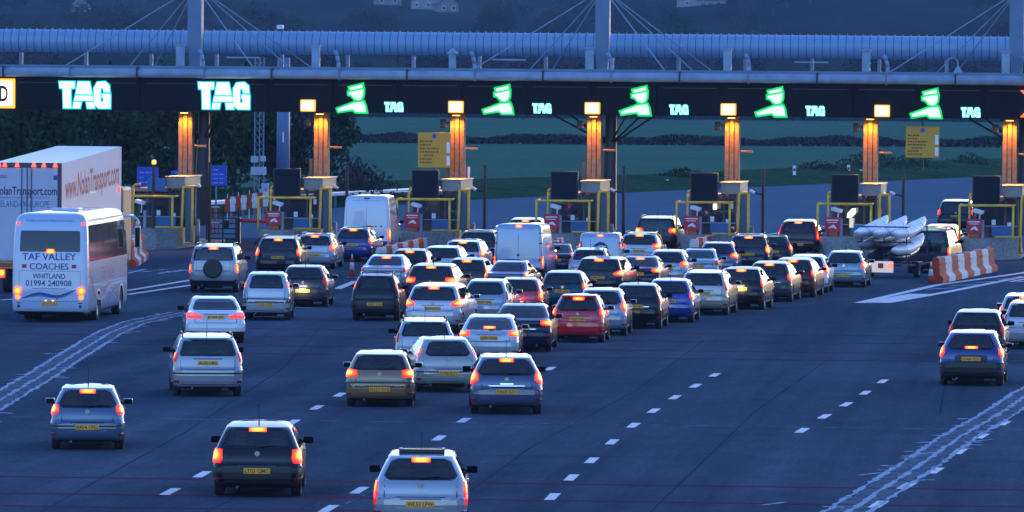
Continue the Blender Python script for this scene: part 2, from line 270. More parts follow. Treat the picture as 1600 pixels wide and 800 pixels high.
 ('mpv', 23.41, 321.0, 6.8, 4.7, 1.95, 1.75, 'navyblack', 'round', 'led', 0, 'AJ09 FPW', 'badge', 'people_carrier', 'people carrier', 'dark people carrier alone beyond the booths, driving away'),
 ('suv', -11.16, 226.78, 3.5, 4.4, 1.81, 1.82, 'silver', 'suvlow', 'hot', 1, 'KY02 BGD', 'rails,spare', 'off_road_car', 'off-roader', 'silver off roader with a black spare wheel on its tailgate'),
 ('mpv', -9.38, 243.0, 3.4, 4.5, 1.8, 1.68, 'navyblack', 'round', 'hot', 1, 'ST04 LXN', 'rails', 'off_road_car', 'off-roader', 'black navy tall car between the spare wheel car and a silver estate'),
 ('estate', -8.28, 254.0, 4.7, 4.5, 1.68, 1.5, 'silver', 'astra', 'hot', 1, 'FG03 RWK', 'rails', 'estate_car', 'car', 'silver estate with roof rails left of the bright navy blue car'),
 ('hatch', -6.96, 264.0, 6.7, 4.2, 1.68, 1.52, 'royal', 'round', 'hot', 1, 'WX05 NSO', '', 'hatchback_car', 'car', 'royal blue hatchback right behind the tall white van'),
 ('mpv', -8.17, 202.07, 1.1, 3.5, 1.58, 1.64, 'palesilver', 'pillar', 'hotor', 0, 'CX51 DUY', 'aerial,bandbumper', 'hatchback_car', 'car', 'narrow tall silver car with orange pillar lamps and dark bumper band'),
 ('rhatch', -7.35, 213.62, 3.2, 4.0, 1.7, 1.48, 'darkgrey', 'astra', 'dim', 0, 'HN58 VRE', 'badge,aerial,litplate', 'hatchback_car', 'car', 'dark grey hatchback with unlit lamps, right of the narrow tall silver car'),
 ('van', -6.55, 273.0, 4.9, 5.4, 2.1, 2.72, 'vanwhite', 'vanmid', 'hot', 0, '', 'swoosh,handle', 'panel_van', 'van', 'tall white van with a black swoosh drawn across its rear doors'),
 ('rhatch', 12.38, 163.53, 7.0, 3.9, 1.72, 1.5, 'royal', 'round', 'hot', 0, 'HV06 KDS', 'lowhmsl2,darkbumper,pillarlamp', 'hatchback_car', 'car', 'royal blue hatchback at the tail of the right hand queue'),
 ('hatch', 13.62, 178.0, 7.3, 4.0, 1.66, 1.5, 'navyblack', 'round', 'dim', 0, 'EY52 TLA', '', 'hatchback_car', 'car', 'navy dark hatchback in front of the royal blue tail car on the right'),
 ('estate', 15.86, 185.5, 6.5, 4.4, 1.7, 1.5, 'silver', 'pillar_mid', 'dim', 0, 'RX04 BNV', '', 'estate_car', 'car', 'silver estate cut by the right edge, roof below a brake lamp'),
 ('estate', 16.2, 191.5, 6.5, 4.4, 1.7, 1.5, 'palesilver', 'pillar_mid', 'hot', 1, 'GJ55 OKW', 'hmslleft', 'estate_car', 'car', 'pale silver car with lit brake lamp at the right edge, furthest along that queue'),
]
DASH_B=[(0.84, 119.91), (1.27, 125.58), (1.76, 131.18), (2.31, 137.77), (2.92, 144.28), (3.55, 150.58), (4.24, 156.84), (4.94, 162.64), (5.65, 168.54)]
DASH_C=[(6.86, 142.8), (7.69, 148.7), (8.52, 154.21), (9.33, 159.82), (10.15, 165.83)]
DASH_A=[(-3.47, 116.1), (-3.01, 121.26), (-2.03, 133.29), (-1.63, 138.65), (-1.12, 145.79), (1.11, 171.35)]
DASH_D=[(-6.74, 120.43), (-6.37, 125.6), (-5.18, 144.4), (-4.81, 150.72), (-4.41, 156.7)]
DASH_E=[(7.2, 118.55), (8.1, 123.93), (9.01, 128.78), (10.01, 135.36), (10.94, 141.14), (11.87, 146.36)]
STRIP_L=[(-12.91, 143.01), (-12.87, 153.26), (-12.78, 164.4), (-12.76, 177.28), (-12.7, 191.88), (-12.38, 199.68), (-11.82, 204.43), (-11.28, 208.3)]
STRIP_R=[(6.2, 114.73), (7.56, 123.11), (8.87, 131.05), (10.41, 140.82), (12.05, 150.18), (13.72, 160.51), (16.04, 172.81)]
NOSE_R=[(12.69, 222.13), (16.92, 241.54), (19.84, 251.15), (21.66, 257.13), (23.44, 265.06), (13.71, 222.35), (16.75, 233.89), (21.25, 252.28)]
BAR_R=[(16.99, 243.72), (20.42, 259.25)]
NOSE_L=[(-18.32, 217.67), (-17.2, 220.97), (-14.44, 227.98), (-12.63, 240.16), (-14.19, 224.16), (-12.34, 234.55)]
NOSE_M=[(-6.65, 231.79), (-6.16, 240.29)]
EDGE=[(-15.93, 343.44), (-11.52, 363.98), (-6.42, 379.8), (-2.51, 392.52), (8.84, 421.83), (24.13, 459.37), (42.67, 507.43)]
REDN=[(0.04, 123.69), (0.04, 118.93), (0.04, 115.5)]
REDF=[(0.02, 195.32), (0.02, 189.78), (0.02, 183.28), (0.03, 178.39)]
CONE=(-6.26, 243.2)
JOINT=(1.56, 144.6)

# ---------------------------------------------------------------- ground
def hill(x,y):
    if y<1050: return 0.
    t=y-1050; b=t*.031
    b+= 5*math.sin(x*.011+y*.003)*min(1,t/400)+2.5*math.sin(x*.031-y*.007)*min(1,t/400)
    return max(0.,b)
def noisemat(name,stops,scale,rough=.9,bump=.3,stretch=(1,1,1),detail=8,spec=.3,fine=None):
    m,t,b=newmat(name); tc=t.nodes.new('ShaderNodeTexCoord'); mp=t.nodes.new('ShaderNodeMapping'); mp.inputs['Scale'].default_value=stretch
    n=t.nodes.new('ShaderNodeTexNoise'); n.inputs['Scale'].default_value=scale; n.inputs['Detail'].default_value=detail; n.inputs['Roughness'].default_value=.62
    cr=t.nodes.new('ShaderNodeValToRGB'); e=cr.color_ramp.elements
    e[0].position=stops[0][0]; e[0].color=(*stops[0][1],1); e[1].position=stops[-1][0]; e[1].color=(*stops[-1][1],1)
    for p,c in stops[1:-1]: e.new(p).color=(*c,1)
    t.links.new(tc.outputs['Object'],mp.inputs[0]); t.links.new(mp.outputs[0],n.inputs[0]); t.links.new(n.outputs[0],cr.inputs[0])
    outc=cr.outputs[0]
    if fine:
        n2=t.nodes.new('ShaderNodeTexNoise'); n2.inputs['Scale'].default_value=fine; n2.inputs['Detail'].default_value=4
        t.links.new(tc.outputs['Object'],n2.inputs[0])
        r=t.nodes.new('ShaderNodeMapRange'); r.inputs[1].default_value=.3;r.inputs[2].default_value=.7;r.inputs[3].default_value=.75;r.inputs[4].default_value=1.25
        x=t.nodes.new('ShaderNodeVectorMath'); x.operation='SCALE'; t.links.new(n2.outputs[0],r.inputs[0]); t.links.new(outc,x.inputs[0]); t.links.new(r.outputs[0],x.inputs['Scale']); outc=x.outputs[0]
        bp=t.nodes.new('ShaderNodeBump'); bp.inputs['Strength'].default_value=bump; bp.inputs['Distance'].default_value=.01; t.links.new(n2.outputs[0],bp.inputs['Height']); t.links.new(bp.outputs[0],b.inputs['Normal'])
    t.links.new(outc,b.inputs['Base Color']); b.inputs['Roughness'].default_value=rough; b.inputs['Specular IOR Level'].default_value=spec
    MATS[name]=m; return m
GRASS=noisemat('field_grass',[(.3,(.052,.112,.070)),(.55,(.064,.132,.084)),(.75,(.078,.138,.098))],.06,stretch=(1,.35,1),fine=1.2,spec=0.)
VERGE=noisemat('verge_grass',[(.3,(.020,.045,.022)),(.55,(.034,.072,.034)),(.75,(.050,.080,.044))],.25,fine=2.,spec=0.)
HILLM=noisemat('hillside',[(.35,(.009,.018,.014)),(.5,(.018,.024,.020)),(.66,(.022,.044,.026))],.012,stretch=(1,.4,1),fine=.3,spec=0.)
def asphalt():
    m,t,b=newmat('asphalt'); tc=t.nodes.new('ShaderNodeTexCoord'); N=[]
    for sc_,st,det in((.62,(1,.028,1),4),(.045,(1,.6,1),5),(8.,(1,1,1),6),(1.1,(1,.5,1),8)):
        mp=t.nodes.new('ShaderNodeMapping'); mp.inputs['Scale'].default_value=st; m0=t.nodes.new('ShaderNodeMapping'); m0.inputs['Rotation'].default_value=(0,0,R_(5.5)); t.links.new(tc.outputs['Object'],m0.inputs[0]); n=t.nodes.new('ShaderNodeTexNoise'); n.inputs['Scale'].default_value=sc_; n.inputs['Detail'].default_value=det; n.inputs['Roughness'].default_value=.65
        t.links.new(m0.outputs[0],mp.inputs[0]); t.links.new(mp.outputs[0],n.inputs[0]); N.append(n)
    def rng(n,lo,hi):
        r=t.nodes.new('ShaderNodeMapRange'); r.inputs[1].default_value=.3; r.inputs[2].default_value=.7; r.inputs[3].default_value=lo; r.inputs[4].default_value=hi; t.links.new(n.outputs[0],r.inputs[0]); return r.outputs[0]
    f=None
    for n,lo,hi in((N[0],.74,1.18),(N[1],.78,1.20),(N[2],.72,1.28),(N[3],.88,1.12)):
        o=rng(n,lo,hi)
        if f is None: f=o
        else: q=t.nodes.new('ShaderNodeMath'); q.operation='MULTIPLY'; t.links.new(f,q.inputs[0]); t.links.new(o,q.inputs[1]); f=q.outputs[0]
    x=t.nodes.new('ShaderNodeVectorMath'); x.operation='SCALE'; x.inputs[0].default_value=(.069,.086,.108); t.links.new(f,x.inputs['Scale']); t.links.new(x.outputs[0],b.inputs['Base Color'])
    t.links.new(rng(N[0],.95,.85),b.inputs['Roughness']); b.inputs['Specular IOR Level'].default_value=.0
    bp=t.nodes.new('ShaderNodeBump'); bp.inputs['Strength'].default_value=.3; bp.inputs['Distance'].default_value=.01; t.links.new(N[2].outputs[0],bp.inputs['Height']); t.links.new(bp.outputs[0],b.inputs['Normal'])
    MATS['asphalt']=m; return m
ASPH=asphalt()
PAINTW=noisemat('road_paint',[(.30,(.28,.32,.37)),(.55,(.40,.44,.49))],1.3,rough=.6,fine=9.)
b=MB()
xs=[-620+1240*i/62 for i in range(63)]; ys=[-220,60,150,300,420,560,700,850,1000,1049]+[1050+40*i for i in range(1,50)]
vs=[(x,y,hill(x,y)) for y in ys for x in xs]; nx=len(xs)
for j in range(len(ys)-1):
    b.add([],[]); 
b.v=vs; b.f=[(j*nx+i,j*nx+i+1,(j+1)*nx+i+1,(j+1)*nx+i) for j in range(len(ys)-1) for i in range(nx-1)]
b.m=[0 if ys[f[0]//nx]<1049 else 1 for f in b.f]
tag(b.build('ground',[GRASS,HILLM],smooth=True),kind='structure')
def sheet(name,pts,z,m,kind='structure',rows=None):
    bb=MB(); bm=bmesh.new(); f=bm.faces.new([bm.verts.new((x,y,z)) for x,y in pts]); 
    if f.normal.z<0 or True:
        bmesh.ops.recalc_face_normals(bm,faces=[f]); f.normal_update()
        if f.normal.z<0: f.normal_flip()
    me=bpy.data.meshes.new(name); bm.to_mesh(me); bm.free(); me.materials.append(m); o=objm(name,me)
    if kind: tag(o,kind=kind)
    return o
road=[(-70,-150),(70,-150),(90,300),(120,520),(130,620),(95,640)]+EDGE[::-1]+[(-24,322),(-70,300)]
sheet('road',road,.012,ASPH)
EXITM=noisemat('sheen_asphalt',[(.3,(.085,.120,.155)),(.7,(.110,.145,.182))],.12,rough=.85,stretch=(1,.3,1),fine=8,spec=.0)  # lighter tone paints the sky sheen on the far road
sheet('exit_road_sheen',[(-24,321),(-17,300),(75,289),(92,320),(118,520),(128,636),(95,638)]+[(x+.35,y-.25) for x,y in EDGE[::-1]],.0165,EXITM)
# grass verge beyond the plaza, a low bank
vb=MB(); ed=EDGE+[(95,640)]; ed=[(-60,318),(-24,324)]+ed
prof=[(0,.02),(2.,.35),(7,.8),(12,.7),(20,.016)]
for i,(x,y) in enumerate(ed):
    for d,z in prof: vb.v.append((x-d*.94,y+d*.75,z+ (.18*math.sin(i*1.7+d) if 0<d<20 else 0)))
np_=len(prof)
vb.f=[(i*np_+k,(i+1)*np_+k,(i+1)*np_+k+1,i*np_+k+1) for i in range(len(ed)-1) for k in range(np_-1)]; vb.m=[0]*len(vb.f)
tag(vb.build('verge',VERGE,smooth=True),kind='structure')
# painted dashes: each stroke its own object
def dash(name,pts,w=.17,L=1.9,dirn=None,m=PAINTW,parent=None):
    out=[]
    for i,p in enumerate(pts):
        q=pts[min(i+1,len(pts)-1)]; o=pts[max(i-1,0)]
        d=Vector((q[0]-o[0],q[1]-o[1])).normalized(); n=Vector((d.y,-d.x)); P=Vector(p)
        c=[P-d*L/2-n*w/2,P-d*L/2+n*w/2,P+d*L/2+n*w/2,P+d*L/2-n*w/2]
        b=MB().add([(v.x,v.y,.017+.0004*(len(out)%2)) for v in c],[(0,1,2,3)])
        out.append(tag(b.build(name,m),kind='structure'))
    return out
for P in(DASH_A,DASH_B,DASH_C,DASH_D): dash('lane_dash',P,w=.21)
dash('lane_dash',DASH_E,w=.24)
def ribbon(name,ctr,offs,z,m,kind='structure',rag=0.,step=None):
    """strip along a centre line, edges at offs (left,right)"""
    pts=[Vector(p) for p in ctr]; fine=[]
    for a,c in zip(pts,pts[1:]):
        n=max(1,int((c-a).length/(step or 99))); fine+=[a.lerp(c,k/n) for k in range(n)]
    fine.append(pts[-1]); b=MB()
    for i,p in enumerate(fine):
        d=(fine[min(i+1,len(fine)-1)]-fine[max(i-1,0)]).normalized(); n=Vector((d.y,-d.x))
        for o in offs:
            q=p+n*(o+random.uniform(-rag,rag)); b.v.append((q.x,q.y,z))
    b.f=[(2*i,2*i+1,2*i+3,2*i+2) for i in range(len(fine)-1)]; b.m=[0]*len(b.f)
    return tag(b.build(name,m),kind=kind)
# scarred diagonal bands where old markings were ground off
def worn(name,thr,c1,c2,scale,stretch):
    m,t,b=newmat(name); tc=t.nodes.new('ShaderNodeTexCoord'); mp=t.nodes.new('ShaderNodeMapping'); mp.inputs['Scale'].default_value=stretch
    n=t.nodes.new('ShaderNodeTexNoise'); n.inputs['Scale'].default_value=scale; n.inputs['Detail'].default_value=6; n.inputs['Roughness'].default_value=.7
    cr=t.nodes.new('ShaderNodeValToRGB'); e=cr.color_ramp.elements; e[0].position=thr; e[0].color=(*c1,1); e[1].position=thr+.1; e[1].color=(*c2,1)
    t.links.new(tc.outputs['Object'],mp.inputs[0]); t.links.new(mp.outputs[0],n.inputs[0]); t.links.new(n.outputs[0],cr.inputs[0]); t.links.new(cr.outputs[0],b.inputs['Base Color'])
    b.inputs['Roughness'].default_value=.9; b.inputs['Specular IOR Level'].default_value=.0; return m
SCAR=worn('scarred_asphalt',.45,(.090,.108,.130),(.14,.155,.18),2.2,(1,.6,1))
SCARL=worn('scar_line',.36,(.13,.15,.18),(.34,.38,.44),3.,(1,.4,1))
for nm,S in(('scarred_band',STRIP_L),('scarred_band',STRIP_R)):
    ribbon(nm,S,(-.42,.42),.016,SCAR,rag=.10,step=.7)
    for o in(-.42,.02,.42): ribbon('scar_line',S,(o-.055,o+.055),.020,SCARL,rag=.05,step=.45)
for x0,x1,y,o in((4.9,6.1,118,0),(7.3,8.6,127,0),(8.9,10.2,134,0),(10.6,11.6,139,0)):
    ribbon('scar_mark',[(x0,y),(x0+.5,y+.9)],(-.06,.06),.0205,SCARL,rag=.03,step=.4)
for S in(STRIP_L,STRIP_R):
    for k in range(26):
        i=random.randrange(len(S)-1); t=random.random(); p=Vector(S[i]).lerp(Vector(S[i+1]),t); sd=random.choice((-1,1))*random.uniform(.4,.75)
        l=random.uniform(.15,.45)
        ribbon('scar_mark',[(p.x+sd-l/2,p.y),(p.x+sd+l/2,p.y+random.uniform(-.3,.3))],(-.12,.12),.0208,SCARL,rag=.05,step=.2)
# thin red rumble lines, joints and tar seams
REDL=worn('red_surface_line',.30,(.075,.068,.088),(.17,.04,.06),1.2,(.6,1,1))
for x,y in REDN+REDF: ribbon('red_rumble_line',[(-40,y+2.8),(40,y-2.8)],(-.13,.13),.0165,REDL)
TAR=mat('tar_seam',(.034,.048,.066),.95,spec=.0); PALEJ=worn('pale_joint',.45,(.055,.075,.10),(.20,.23,.27),1.5,(1,1,1))
ribbon('road_joint',[(-40,147.5),(1.5,144.6),(40,141.5)],(-.06,.06),.0162,PALEJ)
for P in(((-1.6,112),(.5,136),(3.3,160),(6.,190)),((2.3,112),(6.,150),(9.5,180)),((-9,112),(-7.5,140),(-6.4,170),(-6.2,195)),((10.6,150),(13,180),(16,210)),((-6.,112),(-5.2,121))):
    ribbon('tar_seam',list(P),(-.016,.016),.0158,TAR,rag=.008,step=2)
ribbon('tar_seam',[(-40,168),(40,164)],(-.018,.018),.0156,TAR,rag=.015,step=2); ribbon('tar_seam',[(-40,134),(40,131)],(-.018,.018),.0156,TAR,rag=.015,step=2)
ribbon('pale_joint',[(-3.3,116.5),(-2.75,121),(-1.9,127.5)],(-.03,.03),.0161,PALEJ)
# darker resurfaced patches
# nose lines
def lineset(pairs,w=.28):
    for a in pairs: ribbon('white_line',a,(-w/2,w/2),.018+random.random()*.002,PAINTW)
lineset([NOSE_R[0:5],[NOSE_R[0]]+NOSE_R[5:8]],.36)
ribbon('white_line',[(13.2,222.6),(15.6,231.5)],(-.42,.42),.0215,PAINTW)
for k in range(4): ribbon('white_line',[(16.2+k*1.2,236.5+k*4),(17.4+k*1.2,238.5+k*4)],(-.16,.16),.0222,SCARL)
lineset([NOSE_L[0:4],NOSE_L[4:6],NOSE_M],.32)
lineset([[(17,330),(24,348),(34,372)],[(10,300),(19,340)]],.2)
for k in range(9): ribbon('pale_mark',[(-16.9+k*.42,247+(k%3)*2),(-16.5+k*.42,250+(k%2)*2)],(-.12,.12),.0188+k*.0002,SCARL,rag=.05,step=.5)
lineset([[(20.2,246),(24.5,263)]],.22)
ribbon('yellow_line',[(20.4,245.4),(26,266)],(-.06,.06),.0224,mat('yellow_paint',(.5,.36,.03),.6))
# ---------------------------------------------------------------- toll canopy
GYAW=R_(-7.0); PITCH=6.47
P4=Vector((3.84,285.0,0)); GU=Vector((math.cos(GYAW),math.sin(GYAW),0))
def gpos(i): return P4+GU*(i-4)*PITCH
STEEL=mat('painted_steel',(.20,.28,.37),.55,.0,noise=.18,scale=1.5); STEELB=mat('blue_grey_steel',(.12,.17,.25),.6,noise=.15,scale=.8)
FASC=mat('black_fascia',(.004,.004,.005),.7,spec=.2,noise=.2,scale=.7); CONC=noisemat('concrete',[(.3,(.16,.155,.15)),(.6,(.25,.245,.235))],1.2,rough=.85,fine=7.)
BLACK=mat('black_metal',(.01,.01,.011),.45); YEL=mat('yellow_tube',(.72,.42,.035),.55,noise=.2,scale=4); CREAM=mat('cream_panel',(.21,.19,.17),.6,noise=.12,scale=2)
REF=["beside the blue road signs at the left","left of the tall white van","beneath the left yellow notice board","under the middle mast","right of the black off-roader","behind the canoe trailer","at the right edge of the plaza"]
can=empty('toll_canopy',P4,GYAW,"long blue grey toll plaza canopy edge with black sign fascia across all the lanes",'canopy')
XL,XR=-34.,33.
for k in range(-11,11):
    x0=k*3.05; MB().bbox(x0+.012,x0+3.038,-1.55,-1.40,6.36,7.95,.015).build('fascia_panel',FASC,can)
    MB().box(x0,x0+3.05,-1.40,-1.36,6.34,7.95).build('fascia_backing',BLACK,can)
    MB().box(x0+.25,x0+2.8,-1.562,-1.556,7.62,7.65).build('fascia_seam',mat('seam_grey',(.05,.055,.06),.6),can)
MB().tube((XL,-1.75,8.11),(XR,-1.75,8.11),.215,16).build('gutter_pipe',STEEL,can,smooth=True)
MB().box(XL,XR,-1.62,-.9,8.30,8.36).box(XL,XR,-1.60,-1.55,8.36,8.47).build('roof_edge',STEELB,can)
MB().box(XL,XR,-1.3,9,7.9,8.05).build('canopy_deck',STEELB,can)
MB().box(XL,XR,-1.3,9,6.5,6.6).build('canopy_soffit',BLACK,can)
for k in range(-10,11):
    p=MB(); p.box(k*3.2+.9,k*3.2+.98,-1.98,-1.5,7.86,8.40); p.build('pipe_bracket',BLACK if k%2 else STEELB,can)
# stub vents on the roof, one over each booth
vents=[-13.03,-12.9]
for i in range(1,8):
    x=(i-4)*PITCH-.22; b=MB()
    if i==3: b.tube((x,-.6,8.3),(x,-.6,9.15),.17,12); b.tube((x,-.6,9.15),(x,-.6,9.4),.27,12,r1=.03)
    else: b.bbox(x-.18,x+.18,-.8,-.4,8.3,9.42,.03); b.box(x-.22,x+.22,-.84,-.36,9.42,9.50)
    b.build('roof_vent',STEEL,can,smooth=False)
    b=MB(); b.path([(x+.95,.2,8.1),(x+.95,.2,8.7),(x+.88,.2,9.0),(x+.75,.2,9.25)],.09,8); b.build('roof_pipe',STEEL,can,smooth=True)
# service duct behind: ribbed barrel, each cladding sheet a part
DY,DZ,DR=6.5,9.62,.60
duct=empty('service_duct',P4+Vector((0,0,0)),GYAW,"ribbed pale blue barrel duct running along the top of the toll canopy",'service duct')
pw=.352; n=24
DUCTM=mat('duct_cladding',(.17,.28,.42),.5,.1,noise=.14,scale=.9)
def ring(w_,r,m,nm):
    q=MB()
    for xo in(0,w_):
        for a in range(n): t=2*math.pi*a/n; q.v.append((xo,DY+math.cos(t)*r,DZ+math.sin(t)*r*.93))
    q.f=[(a,(a+1)%n,n+(a+1)%n,n+a) for a in range(n)]; q.m=[0]*n
    return fixn(q.mesh(nm,m,True))
pme=ring(pw,DR,DUCTM,'duct_panel')
MB().tube((-36,DY,DZ),(36,DY,DZ),DR*.925,20).build('duct_core',mat('duct_seam_dark',(.03,.05,.08),.8),duct)
cm=MB().bbox(-.03,.03,DY-.03,DY+.03,DZ+DR*.93-.01,DZ+DR*.93+.06,.01).mesh('rib_cap',STEEL)
for k in range(-92,90):
    x=k*.378; o=objm('duct_panel',pme,duct,(x,0,0)); objm('rib_cap',cm,duct,(x+.02,0,0))
for k in range(-11,11):
    MB().box(k*3.2,k*3.2+.16,DY-.1,DY+.1,8.0,DZ-DR*.9).build('duct_leg',STEELB,duct)
for x in(-18.5,-5.6,8.9,20.): MB().box(x,x+1.6,DY-.75,DY-.68,8.86,8.93).build('lamp_strip',STEEL,duct)
# masts with stay cables
for j,i in enumerate((1,4,7)):
    x=(i-4)*PITCH+.22
    ms=empty('support_mast',P4+GU*x,GYAW,["pale blue mast with stay cables at the left, above the first toll booth","tall pale blue mast with stay cables at the middle of the canopy","pale blue mast with stay cables at the right edge of the canopy"][j],'mast','masts holding up the canopy')
    b=MB(); y=1.0
    for z0,z1,wa,wb in((6.6,8.4,.46,.46),(8.4,10.,.50,.66),(10.,16.5,.66,.66)):
        b.add([(-wa/2,y-wa/2,z0),(wa/2,y-wa/2,z0),(wa/2,y+wa/2,z0),(-wa/2,y+wa/2,z0),(-wb/2,y-wb/2,z1),(wb/2,y-wb/2,z1),(wb/2,y+wb/2,z1),(-wb/2,y+wb/2,z1)],[(0,1,5,4),(1,2,6,5),(2,3,7,6),(3,0,4,7),(4,5,6,7),(3,2,1,0)])
    b.build('mast_shaft',STEELB,ms)
    b=MB(); b.tube((.30,1.2,.9),(.42,1.2,6.6),.42,10,r1=.26); b.build('lower_column',mat('dark_steel',(.03,.032,.04),.5),ms)
    for ax,ay,az in((-5.9,-1.6,8.35),(-4.1,5.5,8.3),(-3.4,8,8.1),(3.3,-1.6,8.3),(4.1,4.5,8.3),(4.9,7.5,8.2)):
        MB().tube((0,1.0,12.25),(ax,ay,az),.028,6).build('stay_cable',STEEL,ms)
    for ax,ay in((-2.6,-1.2),(-1.7,-.4),(-.9,.6),(1.5,-1.),(2.3,-.6),(3.0,.3)):
        MB().tube((.35,1.2,4.9),(ax,ay,6.62),.045,6).build('roof_strut',BLACK,ms)
# lit signs on the fascia
CY=emit('cyan_bloom',(.0,.72,1.0),1.15); CYW=emit('led_white_cyan',(.72,1.,1.0),3.2); GRN=emit('green_bloom',(.0,.85,.16),.95); GRNW=emit('led_white_green',(.40,1.,.62),2.2); CYS=emit('led_pale_cyan',(.36,.98,1.0),2.1)
AMB=emit('amber_lamp_lit',(1,.80,.34),4.); AMBE=emit('amber_edge_glow',(1,.42,.05),1.6); REDX=emit('led_red_orange',(1,.10,.01),3.)
TAGP=[[(362,510),(462,510),(462,553),(437,555),(440,678),(390,678),(386,555),(366,553)],
 [(482,510),(556,510),(575,590),(468,590)],[(465,598),(578,598),(584,630),(458,630)],[(456,638),(505,638),(497,678),(450,678)],[(536,638),(582,638),(590,678),(542,678)],
 [(605,512),(655,508),(682,530),(686,576),(647,576),(645,556),(632,548),(627,560),(627,628),(634,642),(646,632),(646,612),(636,610),(636,586),(690,586),(690,678),(616,678),(588,655),(584,548)]]
def grow(pts,d):
    cx=sum(p[0] for p in pts)/len(pts); cy=sum(p[1] for p in pts)/len(pts)
    out=[]; n=len(pts); A=sum(pts[i][0]*pts[(i+1)%n][1]-pts[(i+1)%n][0]*pts[i][1] for i in range(n)); sg=1 if A>0 else -1
    for i in range(n):
        a=Vector(pts[i-1]);c=Vector(pts[i]);e=Vector(pts[(i+1)%n]); d1=(c-a).normalized();d2=(e-c).normalized()
        n1=Vector((d1.y,-d1.x))*sg;n2=Vector((d2.y,-d2.x))*sg; q=(n1+n2); q=q.normalized()*min(1.5,1/max(.5,q.length/2)) if q.length>.01 else n1
        out.append((c.x+q.x*d,c.y+q.y*d))
    return out
def sign(name,polys,cx,cy,k,x,z,core,edge,gap,label,cat,group,pn):
    """lit sign: bright bodies standing proud of larger coloured shapes that imitate their bloom"""
    t=empty(name,P4+GU*x+Vector((0,0,z)),GYAW,label,cat,group); t.location+=Vector((-math.sin(GYAW),math.cos(GYAW),0))*-1.58
    for p in polys:
        tr=lambda pts:[((a-cx)*k,-(b-cy)*k) for a,b in pts]
        e=MB().poly(tr(grow(p,gap)),-.03,.02,axis='y').build(pn,edge,t)  # larger coloured shape behind each piece, bloom made as geometry
        MB().poly(tr(grow(p,-gap*.4)),-.06,-.031,axis='y').build(pn+'_core',core,e)
    return t
KS=1/(4*33.3)
sign('tag_sign',TAGP,526,594,KS,-24.0,7.06,CYW,CY,6,"large cyan lit TAG lettering, the left one, above the white lorry",'sign','large lit TAG signs','letter_stroke')
sign('tag_sign',TAGP,526,594,KS,-17.36,7.08,CYW,CY,6,"large cyan lit TAG lettering nearest the left mast, above the first toll booth",'sign','large lit TAG signs','letter_stroke')
def circ(cx,cy,r,n=16): return [(cx+r*math.cos(2*math.pi*i/n),cy+r*math.sin(2*math.pi*i/n)) for i in range(n)]
OFF=[[(597,548),(682,526),(686,552),(604,570)],[(592,576),(640,566),(690,556),(690,566),(688,600),(676,622),(655,632),(630,622),(612,600),(593,594)],
 [(522,682),(632,640),(690,634),(702,660),(710,704),(640,704),(622,688),(530,702)]]
AMBERS=[]
for q,(xo,xt,xa) in enumerate(((555,620.5,487),(783,851,718),(996,1063,930),(1205,1273,1140),(1443,1511,1376))):
    b_=q+2; X=lambda px:(px-928)/33.3/math.cos(GYAW)
    zz=7.02
    sign('officer_sign',OFF,616,616,KS,X(xo),zz,GRNW,GRN,9,"green lit officer sign over the booth "+REF[b_-1],'sign','green lit officer signs','figure_piece')
    sign('tag_sign',TAGP,526,594,KS*.365,X(xt),6.63,CYS,CY,5,"small cyan TAG sign near the booth "+REF[b_-1],'sign','small lit TAG signs','letter_stroke')
    a=empty('amber_lamp',P4+GU*X(xa)+Vector((0,0,6.66)),GYAW,"lit amber box lamp over the booth "+REF[b_-1],'lamp','amber lamps on the fascia')
    fw=Vector((-math.sin(GYAW),math.cos(GYAW),0)); a.location+=fw*-1.8
    MB().bbox(-.36,.36,-.04,.16,-.28,.28,.05).build('lamp_edge_glow',AMBE,a)  # glowing rim painting the orange glow round the lamp's edge
    MB().bbox(-.29,.29,-.075,-.03,-.22,.22,.03).build('lamp_face',AMB,a)
    MB().box(-.1,.1,.16,.24,-.1,.1).build('lamp_bracket',BLACK,a)
# lit white panel with the letter D at the left edge
t=empty('payment_sign',P4+GU*((-2-928)/33.3/math.cos(GYAW))+Vector((0,0,7.1)),GYAW,"white lit sign panel with orange border and dark letter D at the left edge",'sign'); t.location+=fw*-1.6
MB().bbox(-.75,.80,-.05,.04,-.70,.70,.03).build('sign_border',emit('orange_border_lit',(1,.36,.02),2.2),t)
MB().box(-.62,.68,-.075,-.051,-.58,.58).build('sign_face',emit('sign_face_lit',(1,.86,.62),3.),t)
text_flat('letter','D',.72,lambda a,z:(a+.27,-.080,z),mat('sign_ink',(.05,.01,.005),.7),t,width=.40,bold=.03)
t=empty('lane_closed_sign',P4+GU*((1612-928)/33.3/math.cos(GYAW))+Vector((0,0,7.05)),GYAW,"red orange lit cross on the fascia, cut by the right edge",'sign'); t.location+=fw*-1.58
for s_ in(-1,1): MB().poly([(-.62*s_-.16,-.62),(-.62*s_+.16,-.62),(.62*s_+.16,.62),(.62*s_-.16,.62)],-.05-.012*(s_>0),.02,axis='y').build('cross_bar',REDX,t)
